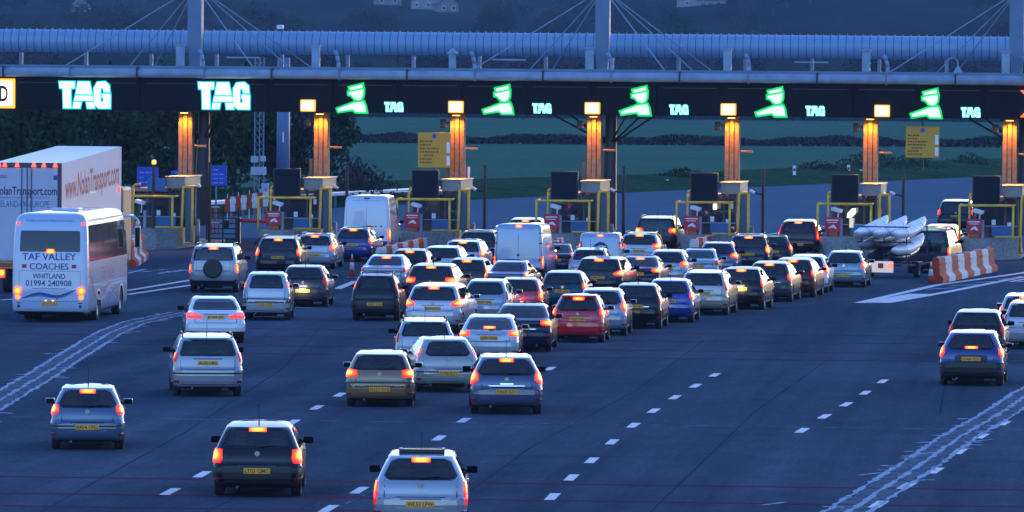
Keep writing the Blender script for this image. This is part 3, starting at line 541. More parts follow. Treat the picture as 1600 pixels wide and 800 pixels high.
# ---------------------------------------------------------------- toll booths
SCR=mat('dark_screen',(.006,.008,.014),.6,spec=.15); REDS=mat('maroon_sign',(.45,.02,.03),.6); WHT=mat('white_print',(.70,.70,.72),.6); BLUEP=mat('blue_panel',(.02,.11,.28),.5,noise=.1,scale=3)
ORG=mat('orange_drum',(.42,.09,.01),.55); SIGY=mat('notice_yellow',(.50,.28,.012),.55,noise=.08,scale=2); BWIN=glass('booth_glass',(.55,.58,.60))
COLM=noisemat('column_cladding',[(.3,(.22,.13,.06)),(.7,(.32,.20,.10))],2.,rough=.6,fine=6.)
def arc_post(b,p,h,dy,r=.05): b.path([(p[0],p[1],.8),(p[0],p[1],h-.15),(p[0]+.05,p[1],h-.03),(p[0]+.18,p[1],h),(p[0]+.34,p[1]+dy,h)],r,8)
island_me=None
LEDBULB=emit('sodium_lamp_lit',(1,.50,.08),7.)
for i in range(1,8):
    P=gpos(i); bt=empty('toll_booth',P,GYAW,"toll booth with yellow guard tubes "+REF[i-1],'toll booth','toll booths across the plaza')
    b=MB(); b.poly([(-2.05,-6.6),(-1.55,-8.0),(.0,-8.0),(.75,-6.4),(.85,6),(-2.1,6)],.0,.16); b.poly([(-1.95,-6.3),(-1.5,-7.4),(-.1,-7.4),(.62,-6.2),(.62,-4.7),(-1.95,-4.7)],.16,.92)
    b.build('island',CONC,bt)
    MB().bbox(-1.55,.62,-4.4,-.5,.16,.95,.03).build('cabin_base',mat('brown_panel',(.16,.12,.10),.7,noise=.2,scale=2),bt)
    MB().box(-.62,.30,-4.44,-4.40,.98,1.42).build('blue_panel',BLUEP,bt)
    b=MB()
    for x in(-1.5,-.05,.50): b.box(x,x+.10,-4.38,-4.28,.95,3.0)
    for x in(-1.5,.50): b.box(x,x+.10,-.8,-.7,.95,3.0)
    b.build('cabin_frame',mat('booth_frame',(.05,.045,.04),.5),bt)
    for x0,x1 in((-1.40,-.05),(.05,.50)): MB().box(x0,x1,-4.35,-4.32,1.42 if x0<0 else .97,2.7).build('cabin_window',BWIN,bt)
    MB().box(.56,.59,-4.28,-.8,.95,2.7).build('cabin_window',BWIN,bt)
    MB().box(-1.35,.35,-1.3,-.75,.95,2.3).build('cabin_interior',mat('booth_inside',(.12,.09,.07),.8,noise=.2,scale=2),bt)
    MB().bbox(-1.40,.40,-4.2,-3.5,.95,1.46,.02).build('counter',mat('counter_brown',(.10,.07,.05),.7),bt); MB().bbox(-.62,-.20,-4.0,-3.9,1.50,1.86,.03).tube((-.4,-3.9,1.45),(-.4,-3.9,1.55),.05,6).build('till_screen',SCR,bt); MB().bbox(-1.0,-.62,-3.2,-2.9,1.2,1.95,.06).build('chair_back',mat('chair_blue',(.02,.03,.08),.8),bt)
    for q_ in((-.62,-.44,1.5,1.74),(.10,.28,1.25,1.62),(.30,.44,2.1,2.35))[:1+i%3]: MB().box(q_[0],q_[1],-4.362,-4.353,q_[2],q_[3]).build('paper_notice',WHT,bt)
    MB().box(-1.45,.56,-4.47,-4.36,1.425,1.47).build('window_sill',STEEL,bt)
    b=MB(); b.bbox(-.10,.78,-4.75,-.55,2.78,3.28,.03); b.box(-1.6,-.102,-4.6,-.6,2.62,2.78); b.build('cabin_roof',CREAM,bt)
    MB().bbox(-.16,.84,-4.80,-.5,3.282,3.34,.02).build('roof_trim',mat('roof_trim',(.36,.30,.25),.5),bt)
    b=MB()   # front guard frame
    b.path([(-2.02,-6.0,.9),(-2.02,-6.0,2.42),(.42,-6.0,2.42),(.42,-6.0,.5)],.055,8); b.path([(-2.02,-6.0,2.42),(-2.02,-4.5,2.42)],.05,8); b.path([(.42,-6.,2.42),(.42,-4.6,2.42)],.05,8)
    b.tube((-.4,-6.0,1.0),(.8,-5.9,1.0),.04,8)
    b.build('front_guard',YEL,bt,smooth=True)
    b=MB(); arc_post(b,(-1.62,-4.9),2.95,0); b.build('bent_post',YEL,bt,smooth=True)
    b=MB(); b.path([(.70,-5.2,.2),(.78,-5.2,2.85),(1.2,-5.1,2.85),(1.2,-5.1,.2)],.06,8); b.path([(.78,-5.2,2.85),(.78,-2.,2.85)],.05,8); b.build('side_guard',YEL,bt,smooth=True)
    MB().box(.86,1.12,-5.02,-4.98,.3,2.75).build('side_screen',mat('grey_blue_panel',(.05,.08,.12),.5),bt)
    if i>1:
        sb=MB().bbox(-1.50,-.22,-4.98,-4.86,2.44,3.76,.02).build('display_frame',BLACK,bt); MB().box(-1.44,-.28,-4.995,-4.983,2.50,3.70).build('screen',SCR,sb)
        mg=MB().bbox(-1.72,-1.02,-5.6,-5.57,1.12,1.80,.02).build('maroon_sign',REDS,bt)
        MB().box(-1.64,-1.10,-5.608,-5.602,1.64,1.69).box(-1.60,-1.16,-5.608,-5.602,1.55,1.58).poly([(-1.56,1.26),(-1.48,1.38),(-1.38,1.44),(-1.30,1.46),(-1.24,1.38),(-1.16,1.30),(-1.24,1.27),(-1.33,1.33),(-1.44,1.31)],-5.608,-5.602,axis='y').build('motorcycle_mark',WHT,mg)
    else:
        MB().bbox(-.95,-.1,-4.9,-4.8,2.66,3.24,.02).build('blue_roof_board',BLUEP,bt)
        MB().tube((-.55,-5.6,.9),(-.55,-5.6,3.9),.075,8).build('lamp_pole',BLACK,bt); MB().bbox(-.62,-.44,-5.7,-5.5,3.9,4.1,.04).build('orange_lamp',emit('orange_lamp_lit',(1,.33,.08),3.2),bt)
        MB().bbox(-1.7,-1.6,-5.7,-5.6,1.12,1.25,.03).build('small_lamp',emit('small_white_lit',(1,.8,.55),3.),bt)
    b=MB(); b.bbox(-.24,.24,-.13,.13,-.08,.08,.04); b.tube((.1,0,-.05),(.1,.05,-.5),.03,6); b.build('cctv_camera',WHT,bt,(-1.18,-5.5,2.14),(R_(8),R_(14),R_(-20)))
    b=MB(); b.bbox(-1.55,-1.12,-5.55,-5.25,.92,1.10,.04); b.tube((-1.32,-5.4,1.08),(-1.32,-5.56,1.08),.17,12); b.build('ticket_drum',ORG,bt)
    MB().box(-1.04,-.92,-5.5,-5.3,.92,1.75).build('card_post',mat('grey_post',(.22,.25,.32),.5),bt)
    MB().tube((-1.75,-6.2,.70),(-1.40,-6.9,1.30) if 0 else (-1.95,-7.3,.30),.045,6).build('dark_bar',BLACK,bt)
    # the column the canopy stands on, fluted cladding under a sodium lamp
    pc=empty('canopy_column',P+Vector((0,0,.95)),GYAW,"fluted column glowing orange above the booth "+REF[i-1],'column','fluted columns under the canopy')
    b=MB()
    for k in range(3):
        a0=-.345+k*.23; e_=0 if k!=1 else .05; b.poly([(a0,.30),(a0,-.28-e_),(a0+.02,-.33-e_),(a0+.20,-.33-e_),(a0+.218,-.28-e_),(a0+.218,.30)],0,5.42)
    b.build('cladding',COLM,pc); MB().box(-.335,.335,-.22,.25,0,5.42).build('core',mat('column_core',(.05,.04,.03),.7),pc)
    for s_,zz in((-1,4.9),):
        if i>1: MB().bbox(-.82,-.52,-.35,-.12,4.72,5.12,.05).tube((-.52,-.2,4.95),(-.40,-.2,4.95),.04,6).build('signal_head',BLACK,pc)
    arm=MB().tube((.42,-.2,3.75),(.80,-.3,3.75),.05,8).bbox(.62,.98,-.42,-.22,3.68,3.80,.03).build('bracket_arm',mat('brown_bracket',(.25,.16,.08),.5),pc)
    if i in(2,3,4): MB().box(-.55,-.40,-.3,-.1,2.2,3.2).build('cable_box',mat('brown_box',(.10,.07,.05),.6),pc)
    if i==3:
        MB().box(.44,.50,-.3,-.1,2.0,2.9).build('small_red_board',mat('small_red',(.4,.02,.02),.6),pc); MB().box(.505,.60,-.3,-.1,1.5,2.9).build('small_white_board',WHT,pc)
    # sodium lamp on the soffit in front of the column
    lm_=empty('column_lamp',P+fw*-.72+Vector((0,0,6.24)),GYAW,"small sodium lamp above the booth "+REF[i-1],'lamp','sodium lamps above the columns')
    MB().bbox(-.22,.22,-.10,.12,.03,.14,.02).build('lamp_housing',BLACK,lm_); MB().box(-.17,.17,-.07,.09,0.0,.028).build('lamp_tube',LEDBULB,lm_)
    ld=bpy.data.lights.new('sodium_light','SPOT'); ld.energy=520*E; ld.color=(1,.31,.02); ld.shadow_soft_size=.12; ld.spot_size=R_(135); ld.spot_blend=.6
    lo=bpy.data.objects.new('sodium_light',ld); link(lo); lo.parent=lm_; lo.location=(0,-.05,-.04); lo.rotation_euler=(R_(10),0,0)
    lf=bpy.data.lights.new('added_guard_spot','SPOT'); lf.energy=3600*E; lf.color=(1,.36,.05); lf.shadow_soft_size=.1; lf.spot_size=R_(62); lf.spot_blend=.8  # second spot added at this lamp to brighten the yellow guards
    lo=bpy.data.objects.new('added_guard_spot',lf); link(lo); lo.parent=lm_; lo.location=(0,-.12,-.05); lo.rotation_euler=Vector((0.05,-4.9,-3.9)).to_track_quat('-Z','Y').to_euler()
    # black pole to the right of the booth
    bp=empty('camera_pole',P+GU*1.75+fw*-3.6,GYAW,"thin black camera pole right of the booth "+REF[i-1],'pole','black camera poles')
    MB().tube((0,0,0),(0,0,4.0),.075,8).build('shaft',BLACK,bp)
    MB().tube((0,0,2.75),(-.42,-.1,2.85),.035,6).build('arm',BLACK,bp); MB().bbox(-.13,.13,-.08,.08,-.06,.06,.03).build('camera_head',WHT,bp,(-.5,-.12,2.9),(0,R_(30),0))
    bo=empty('bollard',P+GU*1.28+fw*-4.2,GYAW,"grey bollard of the booth "+REF[i-1],'bollard','bollards beside the booths')
    MB().tube((0,0,0),(0,0,1.25),.10,12).build('bollard_body',mat('bollard_grey',(.20,.20,.21),.4,.5),bo,smooth=True); MB().tube((0,0,1.25),(0,0,1.34),.11,12,r1=.07).build('bollard_cap',STEEL,bo)
# glaring white lamp inside booth six
P=gpos(6); t=empty('work_lamp',P+GU*-.55+fw*-5.3+Vector((0,0,1.95)),GYAW,"glaring white lamp in the toll booth behind the canoe trailer",'lamp')
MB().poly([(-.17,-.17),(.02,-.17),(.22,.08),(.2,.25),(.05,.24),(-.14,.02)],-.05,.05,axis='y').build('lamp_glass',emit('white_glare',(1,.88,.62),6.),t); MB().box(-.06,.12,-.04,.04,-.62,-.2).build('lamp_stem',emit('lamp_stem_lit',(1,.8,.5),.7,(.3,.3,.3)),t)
P=gpos(5); t=empty('work_lamp',P+GU*-.32+fw*-5.3+Vector((0,0,2.22)),GYAW,"small pale lamp in the toll booth right of the black off-roader",'lamp')
MB().bbox(-.09,.09,-.05,.05,-.14,.14,.04).build('lamp_glass',emit('pale_glare',(1,.80,.45),3.),t); MB().box(-.03,.03,-.03,.03,-.34,-.14).build('lamp_stem',BLACK,t)
# yellow notice boards
for (px,i,z0,z1,wd,lab) in((-1.0,3,3.80,5.45,1.55,"yellow notice board with white stickers standing left of the third column"),(2.45,6,4.50,5.95,1.55,"yellow notice board hung right of the column behind the canoe trailer")):
    t=empty('notice_board',gpos(i)+GU*px+fw*-.9+Vector((0,0,z0)),GYAW,lab,'sign','yellow notice boards')
    MB().bbox(-wd/2,wd/2,-.03,.03,0,z1-z0,.02).build('board',SIGY,t); h=z1-z0
    MB().add([(math.cos(a)*.11,-.034,h-.17+math.sin(a)*.11) for a in[2*math.pi*k/14 for k in range(14)]],[tuple(range(14))]).build('blue_disc',mat('disc_blue',(.05,.05,.4),.5),t)
    for z0_,z1_ in((.12,.55),(.70,1.20)): MB().box(wd/2-.19,wd/2-.03,-.040,-.034,z0_*h/1.65,z1_*h/1.65).build('white_sticker',WHT,t)
    inkb=mat('notice_ink',(.10,.06,.01),.7)
    b=MB()
    for k,(w0,w1) in enumerate(((.0,.55),(.0,.45),(0,.92),(.0,.80),(.2,.62),(0,.5),(0,.6))):
        z=h-.42-k*.165*h/1.65; x=-wd/2+.10+w0
        while x<-wd/2+.10+w1: 
            l=random.uniform(.05,.13); b.box(x,x+l,-.037,-.033,z-.035,z+.035); x+=l+.035
    tag(b.build('printed_lines',inkb,t),kind='stuff')
    MB().box(-.05,.05,.03,.10,-.6,h+ (1.2 if i==6 else 0)).build('board_post',BLACK,t)
# ---------------------------------------------------------------- vehicles
# rows: height fraction, rear set-back (m), front set-back (m), half width fraction
_low=[(.145,.26,.45,.86),(.175,.10,.22,.93),(.225,.03,.09,.975),(.30,.0,.02,.995),(.40,.0,.0,1.0),(.445,.015,.0,1.0),(.465,.055,.01,.998),(.55,.065,.06,.99)]
PROF={
'hatch':_low+[(.62,.10,.32,.975),(.655,.125,.95,.95),(.70,.16,1.08,.915),(.80,.26,1.32,.845),(.90,.38,1.6,.765),(.945,.45,1.8,.715),(.972,.50,2.0,.71),(.989,.66,2.2,.62),(.998,.95,2.45,.45),(1.,1.3,2.6,.25)],
'rhatch':_low+[(.61,.09,.30,.972),(.645,.115,.9,.955),(.68,.155,1.02,.93),(.74,.225,1.18,.885),(.80,.30,1.32,.84),(.87,.40,1.52,.78),(.92,.49,1.7,.725),(.95,.57,1.85,.68),(.972,.67,2.0,.62),(.989,.84,2.2,.52),(.998,1.1,2.45,.36),(1.,1.4,2.6,.2)],
'fast':_low+[(.62,.09,.32,.975),(.66,.14,.95,.96),(.685,.26,1.08,.945),(.78,.55,1.32,.88),(.88,.85,1.6,.80),(.945,1.08,1.85,.74),(.972,1.22,2.0,.68),(.989,1.4,2.2,.60),(.998,1.6,2.45,.42),(1.,1.8,2.6,.25)],
'estate':_low+[(.62,.08,.32,.975),(.655,.09,.95,.96),(.70,.12,1.08,.93),(.80,.20,1.32,.865),(.90,.30,1.6,.80),(.945,.36,1.8,.755),(.972,.36,2.0,.74),(.989,.50,2.2,.65),(.998,.8,2.45,.48),(1.,1.2,2.6,.25)],
'mpv':_low+[(.60,.075,.25,.98),(.64,.09,.75,.965),(.70,.125,.92,.93),(.80,.20,1.2,.87),(.90,.30,1.5,.80),(.945,.36,1.7,.75),(.972,.35,1.9,.735),(.989,.50,2.1,.65),(.998,.8,2.35,.47),(1.,1.2,2.5,.25)],
'suv':[(.16,.22,.4,.88),(.20,.08,.2,.95),(.27,.02,.06,.99),(.35,0,.02,1.),(.43,.0,.0,1.0),(.46,.06,.01,.995),(.55,.065,.05,.985),(.61,.075,.3,.975),(.64,.085,1.0,.965),(.70,.10,1.12,.945),(.80,.13,1.32,.90),(.90,.18,1.55,.85),(.945,.22,1.7,.81),(.972,.28,1.85,.76),(.989,.42,2.05,.67),(.998,.8,2.3,.48),(1.,1.2,2.5,.25)],
'saloon':_low+[(.62,.05,.32,.975),(.655,.07,.95,.955),(.675,.10,1.05,.935),(.688,.22,1.08,.925),(.697,.52,1.12,.915),(.712,.66,1.18,.90),(.80,.90,1.35,.84),(.88,1.12,1.6,.775),(.94,1.30,1.85,.72),(.97,1.44,2.0,.66),(.989,1.6,2.2,.57),(.998,1.85,2.45,.42),(1.,2.1,2.6,.25)],
'van':[(.09,.2,.4,.90),(.12,.05,.2,.97),(.16,.0,.06,.995),(.24,.0,.0,1.0),(.30,.03,.0,1.0),(.40,.035,.05,1.),(.45,.04,.30,1.0),(.50,.045,.75,.995),(.60,.055,1.0,.985),(.75,.075,1.3,.965),(.86,.10,1.6,.94),(.92,.12,1.8,.925),(.955,.15,1.95,.90),(.98,.20,2.1,.85),(.995,.32,2.3,.72),(1.,.6,2.5,.5)],
'coach':[(.085,.25,.3,.92),(.10,.10,.15,.97),(.13,.03,.05,.995),(.2,.0,.0,1.0),(.30,.0,.0,1.0),(.40,.015,.02,1.0),(.50,.03,.05,1.),(.60,.05,.10,.995),(.70,.085,.18,.985),(.80,.13,.3,.97),(.88,.17,.42,.95),(.92,.20,.5,.93),(.95,.24,.6,.90),(.975,.32,.7,.84),(.992,.5,.9,.72),(1.,.8,1.3,.5)],
}
PROF['smallvan']=PROF['van']
class Shell:
    def __init__(s,style,L,W,H,rr=.20,rf=.40,bow=.035):
        s.L,s.W,s.H=L,W,H; s.style=style; s.rr,s.rf,s.bow=rr,rf,bow
        T=list(PROF[style])
        if style not in('van','smallvan','coach'):
            T=[r for r in T if r[0]<.9451]; z0,y0,f0,w0=T[-1]; n0=(L-f0)-y0
            T+=[(a,y0+b*n0,f0+c*n0,w0*d) for a,b,c,d in((.950,.035,.02,.985),(.958,.09,.04,.965),(.971,.18,.08,.925),(.985,.30,.15,.86),(.995,.40,.25,.74),(1.,.47,.36,.52))]
        s.z=[t[0] for t in T]; s.yr=[t[1] for t in T]; s.fr=[t[2] for t in T]; s.w=[t[3] for t in T]; s.c={}
        s.ax=(.80 if L<4.9 else 1.05,L-.84 if L<4.9 else L-.95)
        if style=='coach': s.ax=(2.55,L-1.85)
        ys=[]
        for a in s.ax: ys+= [a+d for d in(-.44,-.40,-.34,-.27,-.18,-.09,0,.09,.18,.27,.34,.40,.44)]
        a,b_=s.ax; n=int((b_-a-.9)/.3)+1; ys+=[a+.46+(b_-a-.92)*k/n for k in range(n+1)]
        if style=='coach': ys+=[.5+.25*k for k in range(6)]+[L-1.2+.2*k for k in range(4)]
        s.ys=sorted(ys)
    def half(s,zf):
        k=round(zf,4)
        if k in s.c: return s.c[k]
        yr=float(np.interp(zf,s.z,s.yr)); fr=float(np.interp(zf,s.z,s.fr)); w=float(np.interp(zf,s.z,s.w))*s.W/2
        yf=s.L-fr; R=min(s.rr,w*.6); F=min(s.rf,w*.7); bow=s.bow*min(1,w/(s.W/2)); fb=.10
        pts=[]; tags=[]
        for i in range(9):
            x=(w-R)*i/9; pts.append((x,yr+bow*(x/w)**2)); tags.append('r')
        yc=yr+bow*((w-R)/w)**2
        for i in range(7):
            t=math.pi/2*i/6; pts.append((w-R+R*math.sin(t),yc+R*(1-math.cos(t)))); tags.append('c')
        y0=yc+R; y1=yf-fb-F; n=len(s.ys); e=.002
        for i,y in enumerate(s.ys):
            yy=min(max(y,y0+e*(i+1)),y1-e*(n-i)); 
            q=(yy-s.L/2)/(s.L/2)
            pts.append((w-.03*max(0,abs(q)-.35)**1.5*(s.style not in('coach','van','smallvan')),yy)); tags.append('s')
        wx=pts[-1][0]; 
        for i in range(7):
            t=math.pi/2*i/6; pts.append((wx-F+F*math.cos(t),y1+F*math.sin(t))); tags.append('d')
        xe=pts[-1][0]
        for i in range(1,7):
            x=xe*(1-i/6); pts.append((x,yf-fb*(x/w)**2 if w else yf)); tags.append('f')
        P=np.array(pts); d=np.r_[0,np.cumsum(np.hypot(*np.diff(P,axis=0).T))]
        s.c[k]=(P,d,tags,float(d[15])); return s.c[k]
    def levels(s,step=.06):
        out=[]
        for a,b in zip(s.z,s.z[1:]):
            n=max(1,int((b-a)*s.H/step+.5)); out+=[a+(b-a)*k/n for k in range(n)]
        return out+[s.z[-1]]
    # surface maps (fractions of height)
    def Pu(s,u,zf):
        P,d,t,tc=s.half(zf); a=abs(u)*tc; x=np.interp(a,d,P[:,0]); y=np.interp(a,d,P[:,1]); return np.array((math.copysign(x,u),y,zf*s.H))
    def Px(s,x,zf):
        P,d,t,tc=s.half(zf); y=np.interp(abs(x),P[:16,0],P[:16,1]); return np.array((x,y,zf*s.H))
    def Ps(s,y,zf,sg=1):
        P,d,t,tc=s.half(zf); x=np.interp(y,P[9:-6,1],P[9:-6,0]); return np.array((x*sg,y,zf*s.H))
    def Pf(s,x,zf):
        P,d,t,tc=s.half(zf); q=P[-13:][::-1]; y=np.interp(abs(x),q[:,0],q[:,1]); return np.array((x,y,zf*s.H))
    def body(s,mats,holes):
        lv=s.levels(); MBd=MB(); rows=[]; wr=s.wr+.055
        for zf in lv:
            P,d,t,tc=s.half(zf); full=[(-x,y) for x,y in P[1:-1][::-1]]+[tuple(p) for p in P]
            row=[]
            for x,y in full:
                z=zf*s.H
                # open the wheel arches
                for a in s.ax:
                    r=math.hypot(y-a,z-s.wr)
                    if r<wr and abs(x)>s.W*.38 and y>.3: 
                        pass
                row.append(len(MBd.v)); MBd.v.append((x,y,z))
            rows.append(row)
        n=len(rows[0]); V=np.array(MBd.v); moved=V.copy()
        side=np.abs(V[:,0])>s.W*.40
        for a in s.ax:
            dy=V[:,1]-a; dz=V[:,2]-s.wr; r=np.hypot(dy,dz)
            m=side&(r<wr)&(r>wr*.72); k=wr/np.maximum(r,1e-6)
            moved[m,1]=a+dy[m]*k[m]; moved[m,2]=s.wr+dz[m]*k[m]
        inn=np.zeros(len(V),bool)
        for a in s.ax: inn|=side&(np.hypot(V[:,1]-a,V[:,2]-s.wr)<=wr*1.001)
        tags=s.half(.5)[2]; tg=[t for t in tags[1:-1][::-1]]+tags
        for j in range(len(lv)-1):
            for i in range(n):
                i2=(i+1)%n; f=(rows[j][i],rows[j][i2],rows[j+1][i2],rows[j+1][i])
                if all(inn[q] for q in f): continue
                c=V[list(f)].mean(axis=0); T=tg[i] if tg[i]==tg[i2] else (tg[i] if tg[i] in 'rsf' else tg[i2])
                if any(h(T,c[0],c[1],c[2]/s.H) for h in holes): continue
                MBd.f.append(f); MBd.m.append(0)
        MBd.v=[tuple(p) for p in moved]
        MBd.f.append(tuple(rows[-1])); MBd.m.append(0)
        MBd.f.append(tuple(rows[0][::-1])); MBd.m.append(1)
        return MBd.mesh('body',mats,True)
def patch(sh,mp,rows,name,mats,parent,off=.008,nc=6,nr=2,border=0.,depth=.02,smooth=True,cols=None):
    """a panel laid on the body: rows=[(zf,a0,a1)...] from low to high; frame border gets material 1"""
    rz=[r[0] for r in rows]; z0,z1=rz[0],rz[-1]; H=sh.H
    zs=[z0+(z1-z0)*k/nr for k in range(nr+1)]
    for r in rz[1:-1]:
        if min(abs(r-q) for q in zs)>.004: zs.append(r)
    if border: zs+=[z0+border/H,z1-border/H]
    zs=sorted(zs); G=[]; S=[]
    for zf in zs:
        a0=float(np.interp(zf,rz,[r[1] for r in rows])); a1=float(np.interp(zf,rz,[r[2] for r in rows]))
        if cols is None:
            cs=[k/nc for k in range(nc+1)]
            if border:
                q=min(.3,border/max(.05,abs(a1-a0))); cs=[0]+[q+(1-2*q)*k/nc for k in range(nc+1)]+[1]
        else: cs=cols
        G.append([(a0+(a1-a0)*c,zf) for c in cs]); S.append(cs)
    b=MB(); nr_,ncol=len(G),len(G[0]); uv=[]; lo=[]
    ctr=np.array((0,sh.L/2,sh.H*.5))
    for j,g in enumerate(G):
        for i,(a,zf) in enumerate(g):
            p=mp(a,zf); e=.004; da=mp(a+e,zf)-mp(a-e,zf); dz=mp(a,min(.999,zf+e))-mp(a,zf-e); nn=np.cross(da,dz); l=np.linalg.norm(nn)
            nn=nn/l if l>1e-9 else np.array((0,-1.,0))
            if np.dot(nn,p-ctr)<0: nn=-nn
            b.v.append(tuple(p+nn*off)); lo.append(tuple(p-nn*depth)); uv.append((S[j][i],(zf-z0)/(z1-z0)))
    for j in range(nr_-1):
        for i in range(ncol-1):
            bd=border and (j in(0,nr_-2) or i in(0,ncol-2))
            b.f.append((j*ncol+i,j*ncol+i+1,(j+1)*ncol+i+1,(j+1)*ncol+i)); b.m.append(1 if bd else 0)
    per=[i for i in range(ncol)]+[j*ncol+ncol-1 for j in range(1,nr_)]+[(nr_-1)*ncol+i for i in range(ncol-2,-1,-1)]+[j*ncol for j in range(nr_-2,0,-1)]
    base=len(b.v); b.v+=[lo[i] for i in per]; uv+=[uv[i] for i in per]; n=len(per)
    b.f+=[(per[k],per[(k+1)%n],base+(k+1)%n,base+k) for k in range(n)]; b.m+=[1 if border else 0]*n
    b.uv=uv; me=b.mesh(name,mats,False)
    return objm(name,fixn(me),parent)
_W={}
def wheel(parent,x,y,r,w=.20,rimcol=RIM):
    k=(round(r,3),round(w,2))
    if k not in _W:
        b=MB(); n=28; prof=[(-w/2,r*.62),(-w/2,r*.90),(-w/2+.02,r*.97),(-w*.2,r),(w*.2,r),(w/2-.02,r*.97),(w/2,r*.90),(w/2,r*.62)]
        for px,pr in prof:
            for i in range(n): t=2*math.pi*i/n; b.v.append((px,math.cos(t)*pr,math.sin(t)*pr))
        for a in range(len(prof)-1):
            for i in range(n): b.f.append((a*n+i,a*n+(i+1)%n,(a+1)*n+(i+1)%n,(a+1)*n+i)); b.m.append(0)
        ty=fixn(b.mesh('tyre',TYRE,True))
        b=MB(); n=24
        for px,pr in((w/2-.015,r*.63),(w/2-.03,r*.56),(w/2-.06,r*.52)):
            for i in range(n): t=2*math.pi*i/n; b.v.append((px,math.cos(t)*pr,math.sin(t)*pr))
        for a in range(2):
            for i in range(n): b.f.append((a*n+i,a*n+(i+1)%n,(a+1)*n+(i+1)%n,(a+1)*n+i)); b.m.append(0)
        b.f.append(tuple(range(2*n,3*n))); b.m.append(1)
        for q in range(5):
            t=2*math.pi*q/5; c,s_=math.cos(t),math.sin(t); o=r*.08
            b.add([(w/2-.045,c*.03-s_*o,s_*.03+c*o),(w/2-.045,c*.03+s_*o,s_*.03-c*o),(w/2-.03,c*r*.57+s_*o*.8,s_*r*.57-c*o*.8),(w/2-.03,c*r*.57-s_*o*.8,s_*r*.57+c*o*.8)],[(0,1,2,3)])
        _W[k]=(ty,b.mesh('rim',[rimcol,TRIM]))
    ty,ri=_W[k]
    o=objm('wheel',ty,parent,(x,y,r),(0,0,0 if x>0 else math.pi)); objm('rim',ri,o); return o
_SEAT=None
def seats(parent,L,H,W):
    global _SEAT
    if _SEAT is None:
        _SEAT=(MB().bbox(-.22,.22,-.08,.10,.0,.50,.06).bbox(-.12,.12,-.02,.08,.55,.74,.04).box(-.05,.05,0,.05,.49,.57).mesh('seat',SEATM),
               MB().bbox(-.58,.58,-.08,.10,0,.50,.06).bbox(-.48,-.24,-.03,.06,.50,.64,.04).bbox(.24,.48,-.03,.06,.50,.64,.04).mesh('rear_bench',SEATM))
    for x in(-.37,.37): objm('seat',_SEAT[0],parent,(x,L*.47,H*.36))
    objm('rear_bench',_SEAT[1],parent,(0,L*.25,H*.33))
LAMP={
'wedge':[(.575,.74,1.06),(.62,.70,1.10),(.69,.76,1.06)],'square':[(.485,.74,1.08),(.54,.71,1.11),(.64,.74,1.07)],'tall_low':[(.37,.86,1.08),(.48,.85,1.10),(.62,.87,1.06)],
'verso':[(.575,.85,1.08),(.64,.84,1.10),(.70,.88,1.06)],'cla':[(.56,.44,1.08),(.60,.40,1.16),(.655,.70,1.18)],'l306':[(.56,.60,1.08),(.62,.62,1.12),(.665,.64,1.08)],
'pillar':[(.685,.885,1.02),(.74,.87,1.03),(.79,.89,1.01)],'astra':[(.535,.84,1.08),(.60,.70,1.14),(.66,.74,1.12),(.735,.90,1.06)],'civic':[(.575,.66,1.10),(.60,.60,1.14),(.66,.62,1.12)],
'smax':[(.555,.66,1.14),(.60,.58,1.16),(.665,.82,1.12)],'round':[(.55,.82,1.08),(.60,.77,1.12),(.66,.79,1.10),(.70,.86,1.05)],'pillar_mid':[(.57,.84,1.07),(.64,.84,1.07),(.715,.88,1.04)],
'wave':[(.60,.60,1.10),(.64,.56,1.14),(.69,.58,1.10)],'mini':[(.48,.80,1.02),(.53,.76,1.06),(.61,.76,1.06),(.66,.80,1.02)],'l206':[(.54,.78,1.08),(.61,.72,1.12),(.68,.84,1.06)],
'suvwide':[(.575,.62,1.08),(.62,.58,1.14),(.68,.64,1.12)],'suvlow':[(.42,.86,1.06),(.50,.84,1.08),(.565,.84,1.06)],'tallpillar':[(.50,.84,1.08),(.62,.86,1.06),(.92,.91,1.03)],
'vanlow':[(.25,.93,1.02),(.33,.92,1.03),(.42,.93,1.02)],'vanmid':[(.27,.90,1.03),(.36,.89,1.04),(.44,.90,1.03)]}
VAN=('van','smallvan')
def mapu(sh,sg): return lambda a,z: sh.Pu(a*sg,z)
